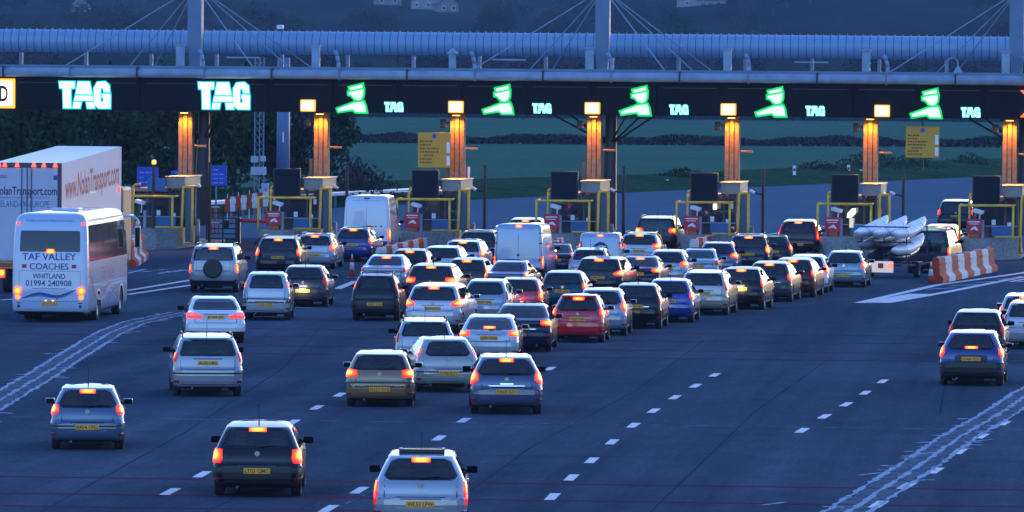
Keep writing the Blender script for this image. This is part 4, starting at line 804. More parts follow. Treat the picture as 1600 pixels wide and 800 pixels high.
def build_car(spec):
    st,X,Y,yaw,L,W,H,pk,lamp,lm,hm,plate,opts,name,cat,label=spec; O=set(opts.split(',')) if opts else set()
    t=empty(name,(X,Y,0),-R_(yaw),label,cat,'vehicles queuing at the toll plaza')
    sh=Shell(st,L,W,H,rr=.12 if st in VAN else (.30 if st=='rhatch' else .25),bow=.075 if st=='rhatch' else .045); sh.wr=.34 if st in('suv','van') else .30
    pt=paint(pk); HW=W/2; wf=lambda z: float(np.interp(z,sh.z,sh.w))*HW
    van=st in VAN; holes=[]; wins=[]
    # rear window
    if not van:
        zb,zt={'hatch':(.675,.93),'rhatch':(.665,.925),'fast':(.70,.93),'estate':(.67,.93),'mpv':(.66,.925),'suv':(.66,.925),'saloon':(.715,.93)}[st]
        mrg=.11 if lamp not in('pillar','tallpillar') else .17
        if 'pillarlamp' in O: mrg=.16
        q_=.12 if st=='rhatch' else .05
        rw=[(zb,-(wf(zb)-mrg-q_),wf(zb)-mrg-q_),(zb+.03+.02*(st=='rhatch'),-(wf(zb+.03)-mrg),wf(zb+.03)-mrg),(zt-.03,-(wf(zt-.03)-mrg*.9),wf(zt-.03)-mrg*.9),(zt,-(wf(zt)-mrg-.09),wf(zt)-mrg-.09)]
        bd=.055
        def hole_r(T,x,y,z,rw=rw): 
            return T in'rc' and rw[0][0]+bd*.6/H<z<rw[-1][0]-bd*.6/H and abs(x)<np.interp(z,[r[0] for r in rw],[r[2] for r in rw])-bd*.7 and y<L*.5
        holes.append(hole_r)
        dark=pk in('darkmaroon','maroonblack') or st=='suv' and pk=='black' or 'greenglass' in O
        patch(sh,sh.Px,rw,'rear_window',[GLASSD if dark else GLASS,FRIT],t,.006,6,3,bd,.012)
    # side windows
    zb,zt=(.66,.92) if not van else (.58,.84)
    def y_a(z): return float(np.interp(z,sh.z,sh.yr))+ (.42 if st!='saloon' and st!='fast' else .30)
    def y_b(z): return L-float(np.interp(z,sh.z,sh.fr))-.16
    mid=L*.47
    for sg in(-1,1):
        mp=lambda a,z,sg=sg: sh.Ps(a,z,sg)
        segs=[(None,mid-.04),(mid+.04,None)] if not van else [(L*.60,None)]
        for a,b in segs:
            rows=[(z,(y_a(z) if a is None else a),(y_b(z) if b is None else b)) for z in(zb,zb+.1,zt-.06,zt)]
            rows=[(z,p,max(q,p+.12)) for z,p,q in rows]
            patch(sh,mp,rows,'side_window',[GLASS,FRIT],t,.005,4,2,.035,.012)
            def hole_s(T,x,y,z,rows=rows,sg=sg):
                if T!='s' or x*sg<0 or not rows[0][0]+.02<z<rows[-1][0]-.02: return False
                zz=[r[0] for r in rows]; return np.interp(z,zz,[r[1] for r in rows])+.03<y<np.interp(z,zz,[r[2] for r in rows])-.03
            holes.append(hole_s)
    # windscreen
    zb,zt=(.69,.94) if not van else (.60,.90)
    ww=[(zb,-(wf(zb)-.17),wf(zb)-.17),(zt,-(wf(zt)-.16),wf(zt)-.16)]
    patch(sh,sh.Pf,ww,'windscreen',[GLASS,FRIT],t,.006,5,3,.05,.012)
    holes.append(lambda T,x,y,z: T in'fd' and ww[0][0]+.03<z<ww[-1][0]-.03 and abs(x)<np.interp(z,[zb,zt],[ww[0][2],ww[1][2]])-.04)
    objm('body',fixn(sh.body([pt,UNDER],holes)),t)
    if not van: seats(t,L,H,W)
    MB().box(-HW*.8,HW*.8,.35,L-.3,H*.135,H*.16).tube((-.4,.28,H*.155),(.35,.30,H*.155),.10,8).build('underfloor',UNDER,t)
    # wheel wells keep the light out
    wb=MB()
    for a in sh.ax:
        for sg in(-1,1): wb.box(sg*HW*.55-.0,sg*(HW-.03),a-.36,a+.36,sh.wr*2+.03,sh.wr*2+.04)
    wb.build('wheel_arch_liner',UNDER,t)
    for a in sh.ax:
        for sg in(-1,1): wheel(t,sg*(HW-.115),a,sh.wr,.20 if not van else .22)
    # bumper, tailgate seam
    bz=(.185,.435) if st not in('suv',)+VAN else ((.22,.44) if st=='suv' else (.10,.245))
    bm_=TRIM if ('darkbumper' in O or van or st=='suv' and pk=='black') else pt
    patch(sh,sh.Pu,[(bz[0],-1.22,1.22),(bz[0]+.03,-1.30,1.30),(bz[1]-.02,-1.30,1.30),(bz[1],-1.22,1.22)],'bumper',[bm_],t,.016,16,3)
    if 'bandbumper' in O or 'trimline' in O or 'darkbumperline' in O:
        z0,z1=(.36,.45) if 'bandbumper' in O else (.375,.40)
        patch(sh,sh.Pu,[(z0,-1.25,1.25),(z1,-1.25,1.25)],'bumper_strip',[TRIM],t,.024,16,1)
    patch(sh,sh.Pu,[(bz[0]-.02,-.9,.9),(bz[0]+.035,-.86,.86)],'lower_valance',[TRIM],t,.020,8,1)
    if not van:
        sx=HW*.70 if lamp not in('tall_low','pillar','pillar_mid','verso','tallpillar') else HW*.78
        for sg in(-1,1):
            patch(sh,sh.Px,[(.455,sg*sx-.006,sg*sx+.006),(.66,sg*sx-.006,sg*sx+.006)],'tailgate_seam',[FRIT],t,.002,1,3,depth=.001)
        patch(sh,sh.Px,[(.448,-sx,sx),(.456,-sx,sx)],'tailgate_seam',[FRIT],t,.002,5,1,depth=.001)
        for sg in(-1,1): patch(sh,sh.Pu,[(.24,sg*.74 if sg>0 else -.92,.92 if sg>0 else -.74),(.275,sg*.74 if sg>0 else -.92,.92 if sg>0 else -.74)],'reflector',[REFL],t,.022,2,1)
        patch(sh,sh.Px,[(.515,-.16,.16),(.54,-.16,.16)],'boot_handle',[pt if 'chromestrip' not in O else CHROME],t,.020,3,1)
        for sg in(-1,1):   # door seams and handles, right and left
            mp=lambda a,z,sg=sg: sh.Ps(a,z,sg)
            patch(sh,mp,[(.25,mid-.006,mid+.006),(.66,mid-.006,mid+.006)],'door_seam',[FRIT],t,.002,1,3,depth=.001)
            patch(sh,mp,[(.575,mid+.10,mid+.28),(.595,mid+.10,mid+.28)],'door_handle',[pt],t,.028,2,1)
            patch(sh,mp,[(.15,sh.ax[0]+.42,sh.ax[1]-.42),(.19,sh.ax[0]+.42,sh.ax[1]-.42)],'sill',[TRIM],t,.012,4,1)
    # lamps
    zc_=sum(r[0] for r in LAMP[lamp])/len(LAMP[lamp])
    for sg in(-1,1):
        o=patch(sh,mapu(sh,sg),[(zc_+(z-zc_)*1.18,u0-.03,u1+.01) for z,u0,u1 in LAMP[lamp]],'tail_lamp',[LM[lm]],t,.014,6,4)
        if lm=='vantail' or van: pass
    if 'pillarlamp' in O:
        pass
    if hm or 'lowhmsl' in O or 'lowhmsl2' in O or 'hmslleft' in O:
        z,hw=({'hatch':.917,'rhatch':.912,'estate':.918,'mpv':.914,'suv':.914,'saloon':.912,'fast':.918}.get(st,.94),.17)
        if 'lowhmsl' in O: z=.735
        if 'lowhmsl2' in O: z=.70
        if 'hmslleft' in O: hw=.20
        patch(sh,sh.Px,[(z-.016,-hw,hw),(z+.016,-hw,hw)],'high_brake_lamp',[HMSL],t,.020,4,1)
    if 'tophmsl' in O or 'midhmsl' in O:
        z=.955 if 'tophmsl' in O else .935; patch(sh,sh.Px,[(z-.014,-.12,.12),(z+.014,-.12,.12)],'high_brake_lamp',[HMSL],t,.03,4,1)
    for sg in(-1,1):
        MB().add([(sg*HW*.86+sg*.16*math.cos(a),L-.12-.10*abs(math.cos(a))*0,H*.48+.09*math.sin(a)) for a in [2*math.pi*k/12 for k in range(12)]],[tuple(range(12))]).build('headlamp',HEAD,t,(-sg*.10,.03,0))
    # number plate
    if plate:
        low=st in('suv',) or lamp in('mini','civic','cla','l206') ; z=.335 if not('darkbumperline' in O or 'sunroof' in O or lamp in('square','pillar') and st!='mpv') else .365
        if lamp in('smax','round','astra','pillar_mid','wave','suvwide','suvlow','verso'): z=.50 if lamp not in('astra','suvlow') else .40
        if lamp=='verso': z=.555
        if lamp in('cla',): z=.575
        if lamp=='civic': z=.53
        if lamp=='square' or lamp=='wedge': z=.375
        if 'spare' in O: z=.47
        hh=.055/H
        y_=sh.Px(0,z)[1]-.020; yo=-.13 if 'spare' in O else 0
        pl=MB().bbox(-.26,.26,y_-.012+yo,y_+.012+yo,z*H-.056,z*H+.056,.008).build('number_plate',PLATE,t)
        text_flat('plate_lettering',plate,.074,lambda a,q:(a,y_-.0135+yo,z*H+q),INK,pl,width=.47,bold=.012)
        if 'litplate' in O:
            MB().box(-.10,.10,y_-.05,y_-.02,z*H+.065,z*H+.08).build('plate_lamp',emit('plate_lamp_lit',(1,.85,.6),7.),t)
            ld=bpy.data.lights.new('plate_light','AREA'); ld.size=.3; ld.energy=6*E; ld.color=(1,.85,.6); lo=bpy.data.objects.new('plate_light',ld); link(lo); lo.parent=t; lo.location=(0,y_-.16,z*H+.10); lo.rotation_euler=(R_(55),0,0)
    if not van and 'exhaust' not in O: MB().tube((-HW*.45,.05,H*.15),(-HW*.45,.4,H*.15),.030,8).build('exhaust_pipe',CHROME,t)
    if plate and 'spare' not in O:
        zr=z; patch(sh,sh.Px,[(zr-.062,-.40,.40),(zr-.045,-.44,.44),(zr+.045,-.44,.44),(zr+.062,-.38,.38)],'plate_recess',[TRIM if ('darkbumper' in O or pk in('black','navyblack')) else pt],t,.012,6,2)
        patch(sh,sh.Px,[(zr+.055,-.38,.38),(zr+.068,-.36,.36)],'recess_edge',[FRIT],t,.017,4,1)
    # mirrors
    for sg in(-1,1):
        zf=.66 if not van else .52; y=L-float(np.interp(zf,sh.z,sh.fr))-.30; x=float(sh.Ps(y,zf)[0])
        b=MB().bbox(-.10,.10,-.05,.07,-.065,.065,.03); b.tube((-sg*.08,.02,-.03),(-sg*.20,.04,-.05),.03,6)
        m_=b.build('door_mirror',MIRG if van or pk in('silver','white','greyblue','navyblack','black') else pt,t,(sg*(x+.16),y,zf*H+.03)); MB().box(-.085,.085,-.056,-.052,-.05,.05).build('mirror_glass',MIRG,m_)
    # details
    if 'wiper' in O:
        zb=.685 if st!='mpv' else .67
        p=[tuple(sh.Px(x,z)+np.array((0,-.02,.01))) for x,z in((0,zb),(.14,zb+.012),(.34,zb+.022))]
        MB().path(p,.011,5).tube(p[0],p[1],.018,6).build('rear_wiper',TRIM,t)
    if 'aerial' in O: y=1.0 if st!='saloon' else 2.; MB().tube((0,y,H-.01),(0,y-.18,H+.36),.006,5).tube((0,y,H-.02),(0,y-.02,H+.03),.014,6).build('aerial',TRIM,t)
    if 'finaerial' in O: MB().poly([(2.0,H-.02),(2.22,H-.02),(2.02,H+.045)],-.02,.02,axis='z').build('roof_aerial',TRIM,t).matrix_local=Matrix(((0,0,1,0),(1,0,0,0),(0,1,0,0),(0,0,0,1)))
    if 'badge' in O:
        z=.605 if lamp not in('pillar',) else .60; y_=sh.Px(0,z)[1]-.006
        MB().tube((0,y_,z*H),(0,y_-.018,z*H),.052,14).build('badge',BADGE,t)
    if 'rails' in O:
        for sg in(-1,1):
            x=wf(.955)*.98; b=MB(); b.path([(sg*x,.55,H*.95),(sg*x,.68,H+.02),(sg*x*.98,L-2.2,H+.02),(sg*x*.97,L-2.05,H*.95)],.020,6); b.build('roof_rail',TRIM,t)
    if 'sunroof' in O:
        b=MB(); z=H+.012
        b.box(-.42,.42,.95,1.02,z-.03,z+.03); b.box(-.42,.42,1.75,1.80,z-.03,z+.012); b.box(-.42,-.36,1.02,1.75,z-.03,z+.012); b.box(.36,.42,1.02,1.75,z-.03,z+.012); b.build('sunroof_frame',TRIM,t); MB().box(-.36,.36,1.02,1.75,z-.03,z).build('sunroof_glass',GLASSD,t)
        y_=sh.Px(0,.44)[1]
    if 'chromestrip' in O: patch(sh,sh.Px,[(.487,-.42,.42),(.502,-.46,.46)],'chrome_strip',[CHROME],t,.022,6,1)
    if 'litedge' in O or 'rearbadge' in O: patch(sh,sh.Px,[(.455,-.5,.5),(.468,-.5,.5)],'tailgate_strip',[CHROME],t,.02,6,1)
    if 'exhaust' in O:
        for x in(-.48,.48): MB().tube((x,.02,H*.165),(x,.3,H*.165),.042,10).build('exhaust_pipe',CHROME,t)
        if lamp=='cla': patch(sh,sh.Pu,[(.15,-.92,.92),(.19,-1.0,1.0),(.265,-.94,.94),(.275,-.8,.8)],'diffuser',[TRIM],t,.026,12,2)
    if 'spoiler' in O: patch(sh,sh.Px,[(.925,-HW*.62,HW*.62),(.944,-HW*.62,HW*.62)],'spoiler',[pt],t,.07,8,1)
    if 'spare' in O:
        s_=objm('spare_wheel',MB().tube((0,-.10,0),(0,.10,0),.36,24).tube((0,-.125,0),(0,-.10,0),.30,24,r1=.36).mesh('spare_cover',TRIM,False),t,(0,.0,H*.50))
        patch(sh,sh.Px,[(.20,-HW*.9,HW*.9),(.26,-HW*.92,HW*.92)],'tow_step',[TRIM],t,.05,8,1)
    if van:
        dz=(.27,.91)
        patch(sh,sh.Px,[(dz[0],-.006,.006),(dz[1],-.006,.006)],'door_seam',[FRIT],t,.002,1,4,depth=.001)
        for sg in(-1,1): patch(sh,sh.Px,[(dz[0],sg*HW*.90-.006,sg*HW*.90+.006),(dz[1],sg*HW*.86-.006,sg*HW*.86+.006)],'door_seam',[FRIT],t,.002,1,4,depth=.001)
        patch(sh,sh.Px,[(dz[1],-HW*.86,HW*.86),(dz[1]+.004,-HW*.86,HW*.86)],'door_seam',[FRIT],t,.002,6,1,depth=.001)
        if 'doorpanels' in O:
            for sg in(-1,1):
                a0,a1=(.09,HW*.82) if sg>0 else (-HW*.82,-.09)
                for q0,q1 in((.46,.83),(.29,.43)): patch(sh,sh.Px,[(q0,a0+.05,a1-.05),(q0+.02,a0,a1),(q1-.03,a0,a1),(q1,a0+.06,a1-.06)],'door_panel',[pt],t,.018,4,3)
                for z in(.38,.66,.84):patch(sh,sh.Px,[(z-.012,sg*HW*.92-.07,sg*HW*.92+.03),(z+.012,sg*HW*.92-.07,sg*HW*.92+.03)],'hinge',[TRIM],t,.03,1,1)
            patch(sh,sh.Px,[(.44,-.05,.05),(.475,-.05,.05)],'door_lock',[TRIM],t,.026,1,1)
        if 'swoosh' in O:
            z=.50; n=18; C=[(-.72,.478),(-.64,.465),(-.5,.462),(-.3,.475),(-.05,.488),(.15,.494),(.34,.484)]
            xs=[c[0] for c in C]; zs=[c[1] for c in C]; bb=MB(); up=[];dn=[]
            for k in range(n+1):
                x=-.72+1.06*k/n; q=float(np.interp(x,xs,zs)); th=.018*(1-k/n)**.7+.004
                for s2 in(1,-1): p=sh.Px(x,q+s2*th); bb.v.append((p[0],p[1]-.022,p[2]))
            bb.f=[(2*k,2*k+2,2*k+3,2*k+1) for k in range(n)]; bb.m=[0]*n; bb.build('swoosh_mark',INK,t)
            for x in(.42,.66): p=sh.Px(x,.492); MB().tube((x,p[1]+.003,p[2]),(x,p[1]-.022,p[2]),.04,12).build('round_mark',INK,t)
            p=sh.Px(-.02,.955); MB().bbox(-.13,.13,p[1]-.03,p[1]+.02,p[2]-.035,p[2]+.03,.01).build('roof_lamp_unlit',TRIM,t)
        if 'dolphin' in O:
            D_=[(-.36,.66),(-.28,.70),(-.20,.745),(-.08,.78),(.0,.80),(.03,.79),(.14,.78),(.24,.74),(.30,.69),(.34,.63),(.26,.66),(.18,.70),(.08,.72),(-.04,.715),(-.12,.70),(-.10,.675),(-.2,.69),(-.28,.675)]
            pts=[(x,z*H) for x,z in D_]; y0=max(sh.Px(0,.72)[1],0); MB().poly(pts,sh.Px(0,.66)[1]-.012,sh.Px(0,.66)[1]-.004,axis='y').build('dolphin_mark',mat('dolphin_blue',(.01,.03,.10),.6),t)
    return t,sh
for c in CARS: build_car(c)
# ---------------------------------------------------------------- coach
L,W,H=9.6,2.5,3.62
t=empty('coach',(-15.15,199.1,0),-R_(4.6),"white coach with blue company lettering across its rear, by the left edge",'coach')
sh=Shell('coach',L,W,H,rr=.16,rf=.35,bow=.03); sh.wr=.47; cw=paint('coachwhite'); HW=W/2
CWIN=glass('coach_glass',(.05,.06,.08))
objm('body',fixn(sh.body([cw,UNDER],[])),t)
BL=mat('coach_blue_print',(.02,.04,.22),.5); CRED=mat('coach_red_print',(.35,.03,.05),.5); BLL=mat('coach_pale_blue',(.10,.16,.42),.5)
patch(sh,sh.Px,[(.645,-.985,.985),(.66,-1.0,1.0),(.82,-.98,.98),(.835,-.96,.96)],'rear_window',[FRIT],t,.010,8,3)
def CP(a,z,o=-.012):
    p=sh.Px(a,z/H); return (p[0],p[1]+o,p[2])
def ctext(s,h,wd,x,z,m=BL,bold=.01): return text_flat('lettering',s,h,lambda a,q:CP(a+x,q+z),m,t,width=wd,bold=bold)
ctext('TAF VALLEY',.22,1.78,-.02,2.18); ctext('COACHES',.21,1.28,-.02,1.86); ctext('WHITLAND',.17,1.08,-.02,1.54); ctext('01994 240908',.19,1.52,-.03,1.31)
ctext('www.tafvalleycoaches.co.uk',.055,1.12,-.02,1.14,bold=0.); ctext('Taf Valley Coaches of Whitland, West Wales',.075,1.55,-.05,3.36,BLL,bold=0.)
for x in(-.84,.80): MB().poly([(x-.075,1.80),(x+.075,1.80),(x+.075,1.92),(x-.075,1.92)],CP(x,1.86)[1],CP(x,1.86)[1]+.006,axis='y').build('flag_mark',CRED,t)
for (x0,x1,z0,z1) in((-1.02,1.02,1.695,1.71),(-1.02,-1.008,.80,1.695),(1.008,1.02,.80,1.695)): 
    patch(sh,sh.Px,[(z0/H,x0,x1),(z1/H,x0,x1)],'engine_lid_seam',[BLL],t,.003,6 if x1-x0>1 else 1,2,depth=.001)
patch(sh,sh.Px,[(.702/H,-1.2,1.2),(.72/H,-1.2,1.2)],'bumper_seam',[BLL],t,.003,8,1,depth=.001)
# wave stripe across the rear
def wave(pts,wd,m,name,mp):
    n=40; xs=[p[0] for p in pts]; zs=[p[1] for p in pts]; b=MB(); 
    from_=xs[0]
    X=np.linspace(xs[0],xs[-1],n+1); Z=np.interp(X,xs,zs); k=np.array([1,4,6,4,1])/16.; Zp=np.pad(Z,6,mode='edge')
    for _ in range(4): Zp=np.convolve(Zp,k,'same')
    Z=Zp[6:-6]
    for i in range(n+1):
        ta=math.sin(math.pi*(i+.5)/(n+1))**.5*wd
        for s_ in(1,-1): b.v.append(mp(float(X[i]),float(Z[i])+s_*ta/2))
    b.f=[(2*i,2*i+2,2*i+3,2*i+1) for i in range(n)]; b.m=[0]*n; return b.build(name,m,t)
wave([(-.92,.80),(-.6,.92),(-.3,.98),(0,.90),(.3,.86),(.55,.96),(.86,1.10)],.09,BL,'wave_stripe',lambda a,z:CP(a,z)); wave([(-.80,.82),(-.4,.90),(0,.86),(.4,.84),(.8,1.02)],.05,BLL,'wave_stripe',lambda a,z:CP(a,z,-.010))
for sg in(-1,1):
    for z,r,mm in((1.06,.125,lens('coach_brake',(.5,.5),.9,11,1.5)),(.85,.085,lens('coach_fog',(.5,.5),1.2,3.,.8,(1,.10,.03),hot=(1,.2,.04)))):
        y=sh.Px(sg*1.05,z/H)[1]; b=MB(); b.v=[(sg*1.05+r*math.cos(a),y-.03,z+r*math.sin(a)) for a in [2*math.pi*k/16 for k in range(16)]]+[(sg*1.05,y-.035,z)]+[(sg*1.05+r*math.cos(a),y+.01,z+r*math.sin(a)) for a in [2*math.pi*k/16 for k in range(16)]]
        b.f=[(k,(k+1)%16,16) for k in range(16)]+[(k,17+k,17+(k+1)%16,(k+1)%16) for k in range(16)]; b.m=[0]*32
        b.uv=[(.5+.5*math.cos(2*math.pi*k/16),.5+.5*math.sin(2*math.pi*k/16)) for k in range(16)]+[(.5,.5)]+[(1,.5)]*16; objm('tail_lamp',fixn(b.mesh('tail_lamp',mm)),t)
    MB().tube((sg*1.02,sh.Px(1.02,.16)[1]-.01,.55),(sg*1.02,sh.Px(1.02,.16)[1]+.02,.55),.05,10).build('round_reflector',TRIM,t)
    patch(sh,sh.Px,[(.66/H-.006,sg*1.02-.06,sg*1.02+.06),(.66/H+.003,sg*1.02-.06,sg*1.02+.06)],'reflector',[REFL],t,.012,2,1)
    y=sh.Px(1.0,.91)[1]; MB().bbox(sg*1.07-.06,sg*1.07+.06,y-.03,y+.05,3.20,3.30,.02).build('marker_lamp',emit('marker_red',(1,.07,.03),2.6),t)
y=sh.Px(.0,.64)[1]; b=MB(); b.v=[(-.13,y-.05,2.30),(.19,y-.05,2.30),(.15,y-.05,2.42),(-.10,y-.05,2.42)]; b.f=[(0,1,2,3)]; b.m=[0]; b.uv=[(0,0),(1,0),(1,1),(0,1)]; b.build('high_brake_lamp',HMSL,t); MB().box(-.13,.19,y-.048,y+.02,2.30,2.42).build('lamp_housing',REFL,t)
y=sh.Px(0,.17)[1]; pl=MB().bbox(-.26,.26,y-.03,y+.01,.58,.70,.01).build('number_plate',PLATE,t); text_flat('plate_lettering','SF04 TVC',.075,lambda a,q:(a,y-.0315,.64+q),INK,pl,width=.46,bold=.012)
for x in(-.12,.12): MB().box(x-.03,x+.03,y-.05,y-.01,.72,.745).build('plate_lamp',emit('coach_plate_lamp',(1,.7,.4),2.),t)
MB().bbox(.22,.27,CP(.25,.9)[1]-.03,CP(.25,.9)[1],.78,.95,.01).build('lid_handle',CHROME,t)
# right flank: window band of separate panes, mouldings, lettering, stripes
for sg in(-1,1):
    mp=lambda a,z,sg=sg: sh.Ps(a,z,sg)
    patch(sh,mp,[(.555,.50,L-.55),(.575,.45,L-.5),(.865,.55,L-.75),(.88,.62,L-.85)],'window_band',[FRIT],t,.006,14,3)
    edges=[.60,2.05,3.55,5.05,6.55,7.95,8.9]
    for k,(a,b_) in enumerate(zip(edges,edges[1:])): patch(sh,mp,[(.575,a+.03,b_-.03),(.862,a+.05,b_-.03)],'side_window',[CWIN if 0 else FRIT],t,.011,3,2)
    patch(sh,mp,[(.545,.4,L-.4),(.553,.4,L-.4)],'moulding',[STEEL],t,.012,12,1); patch(sh,mp,[(.335,.3,L-.3),(.343,.3,L-.3)],'moulding',[STEEL],t,.012,12,1)
    for k in range(22): q=.6+k*.38; MB().bbox(sg*(sh.Ps(q,.93)[0])-.02,sg*(sh.Ps(q,.93)[0])+.02,q,q+.06,.93*H-.02,.93*H+.02,.008).build('gutter_clip',STEEL,t) if sg>0 else None
    wave2=lambda pts,wd,m: wave(pts,wd,m,'wave_stripe',lambda a,z:tuple(sh.Ps(a,z/H,sg)+np.array((sg*.010,0,0))))
    wave2([(.5,2.0),(.9,1.5),(1.4,1.05),(1.9,.8),(3.6,.72),(4.4,1.0),(5.2,1.15),(6.2,.9),(7.,.6)],.20,BL); wave2([(3.4,.5),(4.2,.85),(5.,.98),(5.9,.75),(6.6,.45)],.12,BLL); wave2([(4.6,.5),(5.5,.85),(6.3,1.0),(7.2,.75)],.10,BL)
    text_flat('lettering','Taf Valley',.42,lambda a,q:tuple(sh.Ps(4.6+a*sg,(1.56+q)/H,sg)+np.array((sg*.010,0,0))),BL,t,width=3.0,bold=.01)
    for a in sh.ax:
        wheel(t,sg*(HW-.17),a,sh.wr,.28)
        b=MB(); 
        for k in range(15):
            th=math.pi*k/14; 
            for r in(.53,.60): b.v.append((sg*(HW+.006),a+math.cos(th)*r,.47+math.sin(th)*r))
        b.f=[(2*k,2*k+1,2*k+3,2*k+2) for k in range(14)]; b.m=[0]*14; b.build('arch_trim',mat('arch_white',(.6,.6,.62),.4),t)
    wheel(t,sg*(HW-.45),sh.ax[0],sh.wr,.26)
    m_=MB().bbox(-.10,.10,-.08,.08,-.42,.34,.05).build('door_mirror',cw,t,(sg*(HW+.28),L+.05,2.62)); MB().box(-.08,.08,-.088,-.082,-.38,.28).build('mirror_glass',FRIT,m_)
    MB().path([(sg*(HW-.15),L-.45,3.30),(sg*(HW+.12),L-.05,3.32),(sg*(HW+.28),L+.04,3.15),(sg*(HW+.28),L+.05,2.9)],.05,8).build('mirror_arm',cw,t,smooth=True)
MB().bbox(-.35,.55,2.6,3.6,H-.02,H+.09,.04).build('roof_hatch',cw,t)
MB().box(-1.1,1.1,.5,L-.4,.25,.36).build('underfloor',UNDER,t)
patch(sh,sh.Pu,[(.088,-1.1,1.1),(.105,-1.2,1.2)],'lower_edge',[TRIM],t,.02,14,1)
# ---------------------------------------------------------------- lorry
t=empty('articulated_lorry',(-17.84,223.5,0),-R_(5.6),"tall white articulated lorry trailer with red web address along its side, at the left edge",'lorry')
TRW=mat('trailer_white',(.42,.44,.52),.5,coat=.1,noise=.06,scale=.9); TRR=mat('trailer_red_print',(.36,.02,.03),.6); TRD=mat('trailer_dark_print',(.09,.02,.06),.6); TRB=mat('trailer_blue_print',(.05,.07,.25),.6)
SL=.034
def tz(y,z): return z+SL*y*min(1,max(0,(z-1.0)/1.5))
LT=13.6; b=MB()
b.add([(-1.27,0,1.25),(1.27,0,1.25),(1.27,LT,1.25),(-1.27,LT,1.25),(-1.27,0,4.84),(1.27,0,4.84),(1.27,LT,4.84+SL*LT),(-1.27,LT,4.84+SL*LT)],[(0,3,2,1),(4,5,6,7),(0,1,5,4),(1,2,6,5),(2,3,7,6),(3,0,4,7)]); b.build('trailer_box',TRW,t)
fr=mat('trailer_frame',(.06,.04,.05),.5)
MB().bbox(-1.285,1.285,-.05,.02,4.68,4.86,.02).build('top_frame',fr,t)
for sg in(-1,1): MB().bbox(sg*1.21-.075,sg*1.21+.075,-.045,.02,1.2,4.679,.015).build('corner_post',fr,t)
for sg in(-1,1): MB().bbox(min(sg*.004,sg*1.13),max(sg*.004,sg*1.13),-.03,-.002,1.3,4.67,.01).build('rear_door',TRW,t)
for x in(-.20,.0,.16): MB().tube((x,-.055,1.3),(x,-.055,4.66),.022,6).build('lock_rod',mat('rod_dark',(.08,.09,.13),.5),t)
for x in(-.20,.14): MB().bbox(x-.09,x+.09,-.09,-.04,2.66,2.82,.02).build('lock_handle',BLACK,t)
for x in(-.98,-.85,-.42,.02,.46,.90,1.0)[2:]: pass
for x in(-1.05,-.83,-.37,.25,.62,1.05): MB().poly([(x-.09,4.70),(x+.09,4.70),(x+.03,4.88),(x-.03,4.88)],-.10,-.052,axis='y').build('marker_lamp',emit('marker_lorry',(1,.10,.05),3.),t)
def lt(s,h,wd,x,z,m,bold=.01): return text_flat('lettering',s,h,lambda a,q:(a+x,-.034,q+z),m,t,width=wd,bold=bold)
lt('NolanTransport.com',.30,2.34,-.06,3.83,TRD,.02); lt('IRELAND-UK-EUROPE',.24,2.0,-.16,3.34,TRB,.0); lt('Nationwide Transport and Warehousing Services',.075,1.9,-.1,3.58,TRB,0.)
lt('Nolan',.15,.45,-.98,4.36,TRB,.01)
MB().add([(.66+.20*math.cos(a),-.036,2.2+.15*math.sin(a)) for a in[2*math.pi*k/18 for k in range(18)]],[tuple(range(18))]).build('oval_badge',TRD,t)
for z in(4.3,2.6): MB().box(.98,1.12,-.05,-.03,z-.06,z+.10).build('hinge',TRB,t)
o=text_flat('lettering','www.NolanTransport.com',.86,lambda a,q:(1.275,6.9+a,3.90+q+SL*(6.9+a)),TRR,t,width=12.2,bold=.02)
for y in(12.95,): 
    for z in(3.2,2.0): MB().bbox(1.275,1.32,y-.12,y+.12,z-.12+SL*y,z+.12+SL*y,.02).build('side_marker',emit('side_marker_red',(1,.06,.06),2.4 if z>3 else .8),t)
MB().box(1.272,1.28,6.2,7.6,3.42+SL*6,3.50+SL*6).build('pale_strip',mat('pale_strip',(.75,.70,.6),.5),t)
MB().bbox(-1.2,1.2,-.06,.05,.95,1.22,.02).build('rear_bumper',mat('bumper_yellow',(.50,.22,.03),.5),t); MB().box(-1.1,1.1,-.067,-.061,1.01,1.16).build('marker_board',mat('board_red',(.30,.05,.02),.5),t)
for sg in(-1,1):
    b=MB(); b.v=[(sg*.95-.14,-.05,.62),(sg*.95+.14,-.05,.62),(sg*.95+.14,-.05,.92),(sg*.95-.14,-.05,.92)]; b.f=[(0,1,2,3)]; b.m=[0]; b.uv=[(0,0),(1,0),(1,1),(0,1)]; b.build('tail_lamp',LM['hot'],t)
    MB().box(sg*.95-.2,sg*.95+.2,-.045,.1,.58,.96).build('lamp_bracket',BLACK,t)
    for y in(2.2,3.5,4.8): wheel(t,sg*1.05,y,.50,.38)
MB().box(-1.0,1.0,.6,LT-.5,.75,1.15).build('chassis',BLACK,t)
MB().bbox(-1.24,1.24,LT+.6,LT+2.8,.7,3.7,.12).build('cab',mat('cab_dark',(.01,.012,.03),.4),t); MB().box(-1.1,1.1,LT-.3,LT+2.9,.45,.75).build('cab_chassis',BLACK,t)
for sg in(-1,1):
    for y in(LT-.9,LT+2.0): wheel(t,sg*1.0,y,.50,.34)
